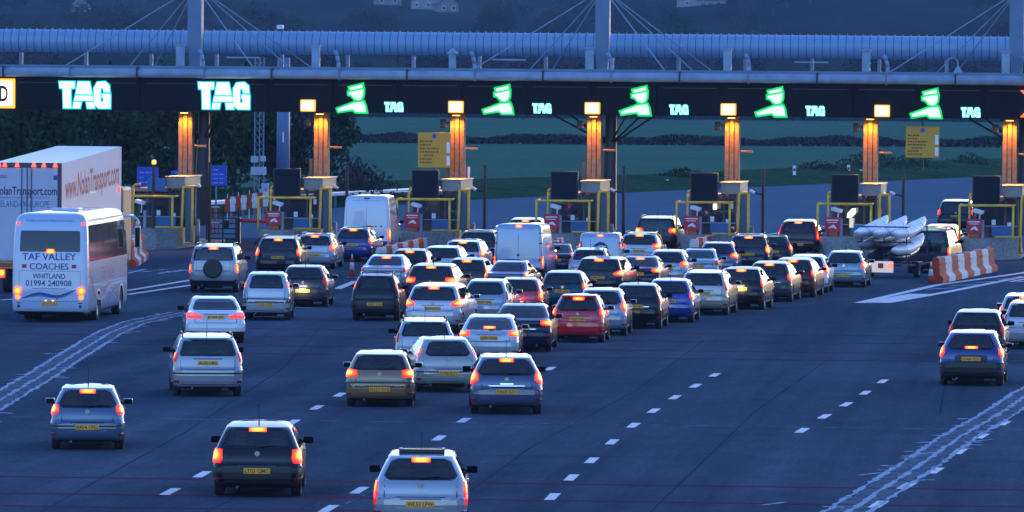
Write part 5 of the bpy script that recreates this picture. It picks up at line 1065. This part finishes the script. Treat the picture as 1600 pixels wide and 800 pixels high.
# ---------------------------------------------------------------- canoe trailer
T0=empty('canoe_trailer',(14.95,248.0,0),-R_(18),"boat trailer rack loaded with wrapped canoes, low light board at its tail",'trailer')
RK=mat('rack_blue',(.02,.035,.075),.5); b=MB()
for x in(-.95,.95):
    b.box(x-.04,x+.04,.2,5.2,.50,.60)
    for y in(.9,4.3): b.tube((x,y,.5),(x,y,2.12),.035,6)
for y in(.9,4.3):
    for z in(.55,1.0,1.5,2.12): b.tube((-1.15 if z<2.1 else -.95,y,z),(1.15 if z<2.1 else .95,y,z),.03,6)
for x in(-.95,.95): b.tube((x,.9,2.12),(x,4.3,2.12),.03,6)
b.tube((0,.9,.5),(0,.9,2.12),.03,6); b.box(-.05,.05,5.2,6.4,.48,.58)
b.build('rack',RK,T0)
lb=MB().bbox(-.95,.62,.02,.08,.28,.74,.02).build('light_board',emit('lit_board',(1,.72,.40),.45,(.6,.55,.5)),T0)
for x,mm in((-.72,emit('board_amber',(1,.55,.12),4.)),(.10,emit('board_red',(1,.16,.04),3.)),(.52,emit('board_pink',(1,.3,.2),1.2))): MB().bbox(x-.11,x+.11,-.02,.018,.46,.66,.03).build('board_lamp',mm,lb)
for sg in(-1,1):
    wheel(T0,sg*.98,2.6,.31,.20); MB().bbox(sg*.98-.13,sg*.98+.13,2.2,3.0,.63,.68,.02).build('mudguard',BLACK,T0)
CAN=[mat('canoe_wrap_white',(.74,.73,.74),.5,noise=.14,scale=3,bump=.5),mat('canoe_dark',(.03,.03,.04),.35),mat('canoe_grey',(.22,.23,.27),.4,noise=.1,scale=2)]
def canoe(x,z,y0,L,m,label,lean=R_(6)):
    c=empty('canoe',(0,0,0),0,label,'canoe','canoes stacked on the trailer'); c.matrix_world=Matrix.Translation((14.95,248.0,0))@Matrix.Rotation(-R_(18),4,'Z')@Matrix.Translation((x,y0,z))@Matrix.Rotation(lean,4,'X')
    b=MB(); n=16; k=14
    for i in range(n+1):
        u=i/n; s_=math.sin(math.pi*min(1,max(0,u*.985+.0075)))**.68; wd=.40*s_; ht=.27*s_**.7; rise=.20*abs(2*u-1)**2.6
        for j in range(k): 
            a=2*math.pi*j/k; b.v.append((wd*math.cos(a)*(1+.03*math.sin(9*u+j)),u*L,rise+ht*math.sin(a)*(.75 if math.sin(a)>0 else 1.)+.012*math.sin(14*u+2*j)))
    b.f=[(i*k+j,i*k+(j+1)%k,(i+1)*k+(j+1)%k,(i+1)*k+j) for i in range(n) for j in range(k)]+[tuple(range(k))[::-1],tuple(range(n*k,n*k+k))]; b.m=[0]*len(b.f)
    b.build('hull',m,c,smooth=True)
    for y in(L*.22,L*.45,L*.68): 
        q=MB(); s_=1.03
        for j in range(k):
            a=2*math.pi*j/k
            for dy in(-.03,.03): q.v.append((.36*math.cos(a),y+dy,.02+.25*math.sin(a)))
        q.f=[(2*j,2*((j+1)%k),2*((j+1)%k)+1,2*j+1) for j in range(k)]; q.m=[0]*k; q.build('strap',BLACK,c)
canoe(-.82,1.74,-.6,5.2,CAN[0],"white wrapped canoe on the top tier of the trailer, leftmost"); canoe(.0,1.74,-.7,5.2,CAN[0],"white wrapped canoe in the middle of the top tier of the trailer"); canoe(.82,1.72,-.75,5.2,CAN[0],"white wrapped canoe on the top tier of the trailer, rightmost")
canoe(-.70,1.22,-.2,5.0,CAN[2],"grey canoe under the leftmost white one on the trailer"); canoe(.06,1.20,-.1,5.0,CAN[1],"dark canoe at the centre of the trailer's second tier"); canoe(.80,1.05,-.75,5.0,CAN[0],"white wrapped canoe low on the right side of the trailer")
canoe(-.45,.78,.0,4.8,CAN[1],"dark canoe on the lowest tier of the trailer, left one"); canoe(.45,.74,.1,4.8,CAN[1],"dark canoe on the lowest tier of the trailer, right one")
build_car(('suv',17.45,255.4,12,4.6,1.85,1.9,'black','suvlow','hot',0,'','rails','off_road_car','off-roader',"black off roader towing the canoe trailer"))
# ---------------------------------------------------------------- barriers, cones, gate
BR=mat('barrier_red',(.40,.05,.024),.75,spec=.1,noise=.12,scale=3); BW=mat('barrier_white',(.55,.54,.53),.75,spec=.1,noise=.12,scale=3)
def barrier_row(p0,p1,n,lab,labels,grp,h=1.0,start=0,wd=.40):
    a=Vector((*p0,0)); d=(Vector((*p1,0))-a); Ls=d.length/n; yaw=math.atan2(-d.x,d.y)
    bm={}
    for k in range(n):
        o=empty('traffic_barrier',a+d*(k/n),yaw,labels(k),'barrier',grp); c=(k+start)%2
        w0=wd/2; pr=[(-w0,0),(w0,0),(w0,.22*h),(w0*.55,.36*h),(w0*.42,h*.94),(w0*.3,h),(-w0*.3,h),(-w0*.42,h*.94),(-w0*.55,.36*h),(-w0,.22*h)]
        b=MB(); n_=len(pr); b.v=[(x,y,z) for y in(.02,Ls-.02) for x,z in pr]; b.f=[(i,(i+1)%n_,n_+(i+1)%n_,n_+i) for i in range(n_)]+[tuple(range(n_)),tuple(range(n_,2*n_))]; b.m=[0]*len(b.f)
        objm('barrier_shell',fixn(b.mesh('barrier_shell',BR if c else BW)),o)
        q=MB(); 
        for z in(.5*h,.72*h): q.box(-w0*.58,w0*.58,.06,Ls-.06,z,z+.05)
        q.build('moulded_rib',BR if c else BW,o); MB().tube((0,Ls*.5,h-.02),(0,Ls*.5,h+.04),.08,8).build('filler_cap',BW if c else BR,o)
    return
nth=["first","second","third","fourth","fifth","sixth","seventh","eighth","ninth","tenth"]
barrier_row(BAR_R[0],BAR_R[1],9,'',lambda k:"%s plastic barrier, %s from the near end by the last booth"%(("red","white")[k%2],nth[k]),'barriers by the last booth',1.02,1,.62)
barrier_row((-5.75,261.5),(-3.75,281.0),10,'',lambda k:"%s plastic barrier, %s in the row leading to the third booth"%(("white","red")[k%2],nth[k]),'barriers before the third booth',.72,0,.5)
barrier_row((8.0,270.),(9.2,279.),5,'',lambda k:"%s plastic barrier, %s in the row leading to the fifth booth"%(("white","red")[k%2],nth[k]),'barriers before the fifth booth',.95,0,.5)
barrier_row((1.65,262.),(2.2,272.5),5,'',lambda k:"%s plastic barrier, %s in the row before the fourth booth"%(("white","red")[k%2],nth[k]),'barriers before the fourth booth',.95,0,.5)
barrier_row((-16.1,254.),(-16.3,266.),5,'',lambda k:"%s plastic barrier, %s in the row behind the coach"%(("white","red")[k%2],nth[k]),'barriers behind the coach',1.15,1,.8)
barrier_row((-10.6,262.),(-10.0,275.),6,'',lambda k:"%s plastic barrier, %s in the row before the second booth"%(("red","white")[k%2],nth[k]),'barriers before the second booth',.75,0,.5)
def cone(x,y,label,h=.75):
    o=empty('traffic_cone',(x,y,0),0,label,'cone','red and white traffic cones'); MB().bbox(-.2,.2,-.2,.2,.012,.06,.015).build('base',BLACK,o)
    for z0,z1,m in((.06,.28,BR),(.281,.50,BW),(.501,.62,BR),(.621,.75,BW)):
        r=lambda z:.145*(1-(z-.06)/.80)
        MB().tube((0,0,z0*h/.75),(0,0,z1*h/.75),r(z0),14,r1=r(z1)).build('sleeve',m,o,smooth=True)
cone(-6.4,243.2,"traffic cone between the small boxy black car and the silver saloon",1.0); cone(16.75,242.9,"traffic cone at the near end of the barriers by the last booth",.9)
# closed lane: gate and red pole between the first and second booths
t=empty('lane_gate',(-14.15,291.,0),GYAW,"dark barred gate closing the lane right of the first booth",'gate')
b=MB(); 
for z in(.2,.45,.7,.95,1.2,1.45): b.tube((-.5,0,z),(1.05,0,z),.025,6)
for x in(-.5,.3,1.05): b.tube((x,0,.02),(x,0,1.75),.04,6)
b.build('gate_bars',BLACK,t); MB().bbox(.30,.62,-.06,-.01,.7,1.1,.02).build('lock_box',BLACK,t)
for k in range(4): MB().tube((-.42+k*.17,-.05,.4),(-.42+k*.17,-.05,1.72),.03,6).build('red_bar',BR,t)
for z in(1.7,.95): MB().box(-.46,.15,-.10,-.06,z,z+.07).build('white_bar',BW,t)
t=empty('lane_pole',(-13.1,290.4,0),GYAW,"long red pole across the closed lane left of the second booth",'barrier'); MB().tube((0,0,1.12),(3.3,0,1.02),.085,10).build('pole',mat('pole_red',(.48,.05,.03),.5),t,smooth=True); MB().bbox(-.12,.12,-.12,.12,0,1.25,.03).build('pivot_post',BLACK,t)
b=empty('rail_fence',(-15.6,330.,0),R_(-20),"red and white striped rail fence beyond the first booth",'fence')
for k in range(9):
    MB().bbox(k*.32,k*.32+.28,-.03,.03,.55+.05*k,1.35+.05*k,.02).build('striped_board',BW if k%2 else BR,b)
    MB().tube((k*.32+.14,0,0),(k*.32+.14,0,1.55+.05*k),.03,6).build('post',BR if k%2 else BW,b)
# steel guard rail beyond
g=empty('guard_rail',(0,0,0),0,"pale steel guard rail along the verge beyond the booths",'guard rail')
gp_=[(-19.,332.),(-15.9,343.5),(-11.5,364.),(-6.6,379.),(-4.6,386.)]
b=MB(); sec=[(0,.58),(.05,.64),(.0,.70),(.05,.76),(0,.84)]
for i,(x,y) in enumerate(gp_):
    for dx,z in sec: b.v.append((x+dx,y-dx,z+.12))
b.f=[(i*5+k,(i+1)*5+k,(i+1)*5+k+1,i*5+k+1) for i in range(len(gp_)-1) for k in range(4)]; b.m=[0]*len(b.f)
b.build('rail_beam',mat('galvanised',(.55,.56,.58),.4,.2,noise=.1,scale=1.),g)
for (x0,y0),(x1,y1) in zip(gp_,gp_[1:]):
    n=max(2,int(math.hypot(x1-x0,y1-y0)/2.6))
    for k in range(n): x=x0+(x1-x0)*k/n; y=y0+(y1-y0)*k/n; MB().box(x-.06,x+.06,y+.08,y+.20,0,.92).build('rail_post',STEELB,g)
# blue road signs, tall pole, lattice mast
SB=mat('sign_blue',(.015,.06,.42),.45); 
for nm,x,y,wd,ht,z,lab in(('road_sign',-19.7,328,1.15,1.25,1.75,"small blue road sign left of the first toll booth, the larger left one"),('road_sign',-18.55,335,.55,.8,1.9,"narrow blue road sign right behind the larger left one"),('road_sign',-15.9,326,1.15,1.1,2.05,"blue road sign right of the first toll booth")):
    o=empty(nm,(x,y,0),R_(2),lab,'sign','blue road signs'); MB().bbox(-wd/2,wd/2,-.03,.03,z,z+ht,.02).build('sign_board',SB,o); MB().tube((0,.08,0),(0,.08,z+ht-.1),.05,8).build('post',STEELB,o)
    q=MB(); 
    for k in range(4):
        for j in range(3): 
            if random.random()<.75: q.box(-wd*.38+j*wd*.26,-wd*.38+j*wd*.26+wd*.2,-.038,-.032,z+.14+k*ht*.21,z+.20+k*ht*.21)
    tag(q.build('printed_lines',mat('sign_print',(.25,.32,.5),.5),o),kind='stuff')
o=empty('blue_pole',(-13.3,352.,0),0,"thick pale blue steel pole between the first and second booths",'pole'); MB().tube((0,0,0),(0,0,9.),.40,16,r1=.36).build('shaft',mat('pole_blue',(.09,.14,.25),.5,noise=.1,scale=1),o,smooth=True); MB().box(-.03,.05,-.42,-.38,4.1,4.7).build('white_plate',WHT,o)
o=empty('lattice_mast',(-14.1,338.,0),0,"slim grey lattice mast with pale boxes, left of the thick blue pole",'mast'); b=MB()
LM_=mat('lattice_grey',(.16,.19,.24),.5)
for x,y in((-.25,-.2),(.25,-.2),(0,.25)): b.tube((x,y,0),(x,y,9.),.035,6)
for k in range(22):
    z=.4*k; c=((-.25,-.2),(.25,-.2),(0,.25)); 
    for q in range(3): b.tube((*c[q],z),(*c[(q+1)%3],z+.4),.016,4)
b.build('lattice',LM_,o)
for x,z,w_,h_ in((-.25,3.15,.4,.35),(.22,3.2,.3,.3),(-.02,2.45,.85,.45),(.35,.9,.4,1.1)): MB().bbox(x-w_/2,x+w_/2,-.5,-.25,z,z+h_,.03).build('equipment_box',mat('pale_box',(.34,.37,.42),.5),o)
# ---------------------------------------------------------------- vegetation
def leafmat(n,a,b_): return noisemat(n,[(.3,a),(.7,b_)],.6,rough=.95,spec=.0)
LEAF=[leafmat('leaf_dark',(.020,.032,.014),(.050,.075,.028)),leafmat('twig_brown',(.028,.026,.024),(.062,.054,.046)),leafmat('leaf_mid',(.026,.040,.016),(.060,.082,.032))]
BARK=mat('bark',(.035,.030,.026),.9,noise=.3,scale=3)
def tree_mesh(seed,h,rad,nl,ls,ever):
    rnd=random.Random(seed); tk=MB(); cr=MB()
    tk.tube((0,0,0),(.1,0,h*.45),h*.028,7,r1=h*.016); tk.tube((.1,0,h*.45),(0,.1,h*.8),h*.016,6,r1=h*.006)
    cl=[]
    for k in range(16 if ever else 22):
        a=rnd.uniform(0,6.28); z=h*rnd.uniform(.28 if ever else .35,.97); u=(z/h-.3)/.7; rr=rad*(1-.75*u*u if ever else math.sqrt(max(.08,1-((u-.45)/.62)**2)))*rnd.uniform(.35,1.)
        c=Vector((math.cos(a)*rr,math.sin(a)*rr,z)); cl.append((c,rad*rnd.uniform(.22,.46)))
        st_=Vector((.08,0,z*rnd.uniform(.5,.8))); tk.tube(st_,c,h*.009,5,r1=h*.003)
        if not ever:
            for q in range(4): d=Vector((rnd.gauss(0,1),rnd.gauss(0,1),rnd.gauss(.5,.8))).normalized(); tk.tube(c,c+d*rad*.45,h*.0035,4,r1=h*.0012)
    for k in range(nl):
        c,r=rnd.choice(cl); d=Vector((rnd.gauss(0,1),rnd.gauss(0,1),rnd.gauss(0,.8))); d=d.normalized()*r*rnd.random()**.4; p=c+d
        n=(d.normalized()*.6+Vector((rnd.gauss(0,1),rnd.gauss(0,1),rnd.gauss(0,1))).normalized()).normalized(); a=n.orthogonal().normalized(); b_=n.cross(a); t_=rnd.uniform(0,3.1)
        e1=(a*math.cos(t_)+b_*math.sin(t_)); e2=n.cross(e1); l=ls*rnd.uniform(.6,1.3); w_=l*(.5 if ever else .28)
        cr.add([p-e1*l,p+e2*w_,p+e1*l,p-e2*w_],[(0,1,2,3)])
    return tk.mesh('trunk',BARK),cr
TREES=[]
for s_,(h,r,nl,ls,ev,mi) in enumerate(((7.6,3.0,2600,.24,True,0),(7.0,3.6,2600,.24,True,2),(9.5,4.2,1500,.34,False,1),(8.5,3.9,1700,.34,False,1),(10.5,4.0,2200,.36,True,0),(6.5,3.6,1500,.32,False,2))):
    tk,cr=tree_mesh(s_+3,h,r,nl,ls,ev); TREES.append((tk,cr.mesh('crown',LEAF[mi])))
def tree(k,x,y,label,group,s=1.,rot=0.,name='tree',sx=1.):
    tk,cr=TREES[k]; o=empty(name,(x,y,hill(x,y)-.1),rot,label,'tree',group); o.scale=(s*sx,s*sx,s)
    objm('trunk',tk,o); objm('crown',cr,o); return o
rt=random.Random(5)
near=[(-34,338,0,.95),(-29.5,352,1,1.0),(-26.5,343,0,.86),(-23.2,350,1,.95),(-21.5,368,0,1.0),(-19.2,346,0,.80),(-18.2,362,1,.98),(-17.6,384,0,1.05),(-15.4,372,1,.9),(-13.4,372,3,.80),(-12.2,392,0,.80),(-31,372,1,1.1),(-25.5,374,0,1.05)]
nl_=["dark evergreen far left above the lorry","bushy tree above the left part of the lorry","dark evergreen above the lorry roof","bushy tree above the lorry's far end","dark evergreen rising between lorry and first booth","dark low evergreen behind the first booth","bushy tree behind the first booth's column","tall dark evergreen behind the small blue sign","bushy tree behind the slim lattice mast","bare tree close to the thick blue pole","dark evergreen right of the thick blue pole","tall bushy tree at the far left edge","tall dark evergreen behind the lorry's roof edge"]
for (x,y,k,s_),l_ in zip(near,nl_): tree(k,x,y,l_,'trees behind the left booths',s_,rt.uniform(0,6))
def bush(x,y,r,h,label,m=0,nl=700):
    rnd=random.Random(int(x*10+y)); o=empty('bush',(x,y,0),0,label,'bush','bushes on the verge'); b=MB(); st=MB()
    for k in range(7): a=rnd.uniform(0,6.28); st.tube((0,0,0),(math.cos(a)*r*.7,math.sin(a)*r*.7,h*rnd.uniform(.5,.95)),.03,5,r1=.008)
    st.build('stems',BARK,o)
    for k in range(nl):
        d=Vector((rnd.gauss(0,.5),rnd.gauss(0,.5),0)); p=Vector((d.x*r,d.y*r,h*rnd.random()**.8*max(.15,1-.5*d.length)))
        e1=Vector((rnd.gauss(0,1),rnd.gauss(0,1),rnd.gauss(0,1))).normalized(); e2=e1.orthogonal().normalized(); l=rnd.uniform(.10,.22)
        b.add([p-e1*l,p+e2*l*.5,p+e1*l,p-e2*l*.5],[(0,1,2,3)])
    b.build('foliage',LEAF[m],o)
bush(-10.4,371,2.4,3.8,"bare brown bush right of the second booth's column",1,900); bush(-8.6,376,1.6,2.6,"small brown bush beyond the tall white van",1,500)
bush(12.5,448,2.2,1.4,"low dark bush on the verge right of the middle column",0,600); bush(15.2,452,1.4,1.0,"smaller low bush next to the dark verge bush",2,400)
bush(29.,492,3.4,2.4,"dark bush on the verge under the right yellow board",0,900); bush(33,500,2.6,2.0,"dark bush farther right on the verge",0,600); bush(24.,478,2.8,1.6,"low brown scrub left of the sixth booth's column",1,600); bush(38.6,515,2.4,1.8,"dark scrub by the last booth's column",0,500)
for k,(x,y,h) in enumerate(((21.4,462,1.05),(26.4,478,.9),(27.5,480,.5),(11.2,440,.3))): 
    o=empty('marker_post',(x,y,.25),0,["white marker post on the verge left of the sixth column","pale marker post in the scrub","short pale marker in the scrub","tiny pale marker by the dark verge bush"][k],'post','marker posts on the verge'); MB().bbox(-.12,.12,-.06,.06,0,h,.02).build('post_body',WHT,o); MB().box(-.10,.10,-.066,-.061,h*.6,h*.8).build('red_band',BR,o)
# long hedges across the fields
def hedge(name,pts,w_,h,lab,nl,m):
    rnd=random.Random(len(lab)); o=empty(name,(0,0,0),0,lab,'hedge'); b=MB(); c=MB()
    for (x0,y0),(x1,y1) in zip(pts,pts[1:]):
        n=int(nl/(len(pts)-1))
        for k in range(n):
            t_=rnd.random(); hh=h*(1+.25*math.sin(t_*23+x0)+.12*math.sin(t_*61)); x=x0+(x1-x0)*t_; y=y0+(y1-y0)*t_
            p=Vector((x,y+rnd.gauss(0,w_*.4),rnd.random()**.7*hh+hill(x,y))); e1=Vector((rnd.gauss(0,1),rnd.gauss(0,1),rnd.gauss(0,1))).normalized(); e2=e1.orthogonal().normalized(); l=rnd.uniform(.18,.36)
            b.add([p-e1*l,p+e2*l*.6,p+e1*l,p-e2*l*.6],[(0,1,2,3)])
        for k in range(int(math.hypot(x1-x0,y1-y0)/2.5)):
            t_=k*2.5/math.hypot(x1-x0,y1-y0); x=x0+(x1-x0)*t_; y=y0+(y1-y0)*t_; c.tube((x,y,hill(x,y)-.1),(x+rnd.gauss(0,.3),y,h*.8+hill(x,y)),.05,4)
    tag(b.build('foliage',m,o),kind='stuff'); tag(c.build('stems',BARK,o),kind='stuff')
hedge('field_hedge',[(-75,660),(-20,684),(40,690),(100,700)],1.2,.9,"long dark hedge crossing the green field behind the booths",16000,LEAF[1])
hedge('far_hedge',[(-110,1035),(0,1030),(110,1040)],2.,3.2,"far dark hedge at the foot of the hill",7000,LEAF[1])
# the wooded hillside
spots=[]; tries=0;
HOUSES=[(-148,2085,6,6,4.2,.2),(-43,2080,9,7,4.4,.1),(-31,2060,8,7,4.8,-.15),(-22,2045,7,7,4.6,.3),(54,1900,6.0,6.0,3.6,0.),(-72,2110,7,6,4.5,.2)]
rh=random.Random(21)
cls=["bare brown","bushy dark green","leafless grey","dense evergreen"]
while len(spots)<150 and tries<6000:
    tries+=1; y=rh.uniform(1060,2550); x=rh.uniform(-.098,.098)*y
    if any(math.hypot(x-a,(y-b_)/3)<7+y*.002 for a,b_ in spots): continue
    if any(abs(x-hx)<9 and -130<y-hy<8 for hx,hy,*_ in HOUSES): continue
    spots.append((x,y))
spots.sort()
for x,y in spots:
    k=rh.choice((2,3,2,3,4,5,3)); s_=rh.uniform(.75,1.25)
    col={2:"bare brown twiggy tree",3:"bare rounded tree",4:"dense dark evergreen tree",5:"low spreading tree"}[k]
    tree(k,x,y,col+" on the dusky wooded hillside far behind the toll canopy",'%ss on the far hillside'%col,s_,rh.uniform(0,6),'tree',1.25)
WALL=[mat('house_white',(.22,.22,.22),.8,noise=.05,scale=.8),mat('house_cream',(.16,.155,.15),.8,noise=.05,scale=.8)]; ROOF=mat('slate_roof',(.045,.05,.06),.7,noise=.2,scale=1.5); WINM=mat('house_window',(.01,.012,.016),.1)
hl=["small gabled house at the top left of the hillside","white house on the hillside left of centre, above the canopy","white gabled house right of its neighbour on the hillside","small pale gabled house on the hillside by the centre","white gabled cottage with low wing on the hillside right of the middle mast","pale house half hidden in trees on the hillside"]
for k,(x,y,wd,dp,h,r) in enumerate(HOUSES):
    z=hill(x,y)-.2; o=empty('house',(x,y,z),r,hl[k],'house','houses on the far hillside')
    b=MB(); b.box(-wd/2,wd/2,0,dp,0,h*.62); b.poly([(-wd/2,h*.62),(wd/2,h*.62),(0,h*1.25)],.02,dp-.02,axis='y'); b.build('wall',WALL[k%2 if k!=4 else 0],o)
    b=MB()
    for sg in(-1,1): b.add([(sg*(wd/2+.3),-.3,h*.58),(sg*(wd/2+.3),dp+.3,h*.58),(0,dp+.3,h*1.3),(0,-.3,h*1.3),(sg*(wd/2+.3),-.3,h*.66),(sg*(wd/2+.3),dp+.3,h*.66),(0,dp+.3,h*1.38),(0,-.3,h*1.38)],[(0,1,2,3),(4,5,6,7),(0,3,7,4),(1,2,6,5),(0,1,5,4)])
    rf=b.build('roof',ROOF,o); MB().box(wd*.2,wd*.2+.8,dp*.5,dp*.5+.8,h*1.0,h*1.6).build('chimney',WALL[1],rf)
    for wx in((-wd*.25,wd*.25) if k!=4 else (0.,)): f=MB().box(wx-.65,wx+.65,-.06,-.01,h*.22,h*.52).build('window',WHT,o); MB().box(wx-.55,wx+.55,-.09,-.061,h*.25,h*.49).build('pane',WINM,f)
    if k==4:
        MB().box(wd/2+.01,wd/2+9,1,dp,0,h*.55).build('wing',WALL[0],o); b=MB(); b.add([(wd/2,.6,h*.55),(wd/2+9.3,.6,h*.55),(wd/2+9.3,dp*.55,h*.95),(wd/2,dp*.55,h*.95),(wd/2,dp+.2,h*.55),(wd/2+9.3,dp+.2,h*.55)],[(0,1,2,3),(3,2,5,4)]); b.build('wing_roof',ROOF,o)
        for q in(1.5,3.8,6.2): MB().box(wd/2+q,wd/2+q+1.2,.93,.99,h*.18,h*.42).build('window',WINM,o)
# lamp standard on the canopy and a small roof camera
o=empty('floodlight',P4+GU*4.4*PITCH*0+GU*16.3+fw*2.+Vector((0,0,8.05)),GYAW,"hooked lamp with conical shade on the canopy roof at right",'lamp'); MB().path([(0,0,0),(0,0,.9),(.1,0,1.05),(.35,0,1.1),(.55,0,.95),(.56,0,.7)],.03,6).build('hook',STEEL,o); MB().tube((.56,0,.40),(.56,0,.72),.24,14,r1=.04).build('shade',STEEL,o)
o=empty('roof_camera',P4+GU*-16.0+fw*6.5+Vector((0,0,10.16)),GYAW,"small camera on the duct left of the first white letters' mast",'camera'); MB().bbox(-.15,.15,-.3,.1,.12,.32,.05).build('housing',WHT,o); MB().tube((0,0,0),(0,0,.14),.04,6).build('stalk',BLACK,o)
# ---------------------------------------------------------------- dusk haze over the valley
hz=MB().box(-640,640,-240,3060,-1.0,108.0); m=bpy.data.materials.new('haze_air'); m.use_nodes=True; n_=m.node_tree; n_.nodes.clear()
ou=n_.nodes.new('ShaderNodeOutputMaterial'); pv=n_.nodes.new('ShaderNodeVolumePrincipled'); pv.inputs['Color'].default_value=(.35,.60,1,1); pv.inputs['Density'].default_value=.00007; pv.inputs['Anisotropy'].default_value=.1
n_.links.new(pv.outputs[0],ou.inputs['Volume']); o=hz.build('haze',m); tag(o,kind='stuff')
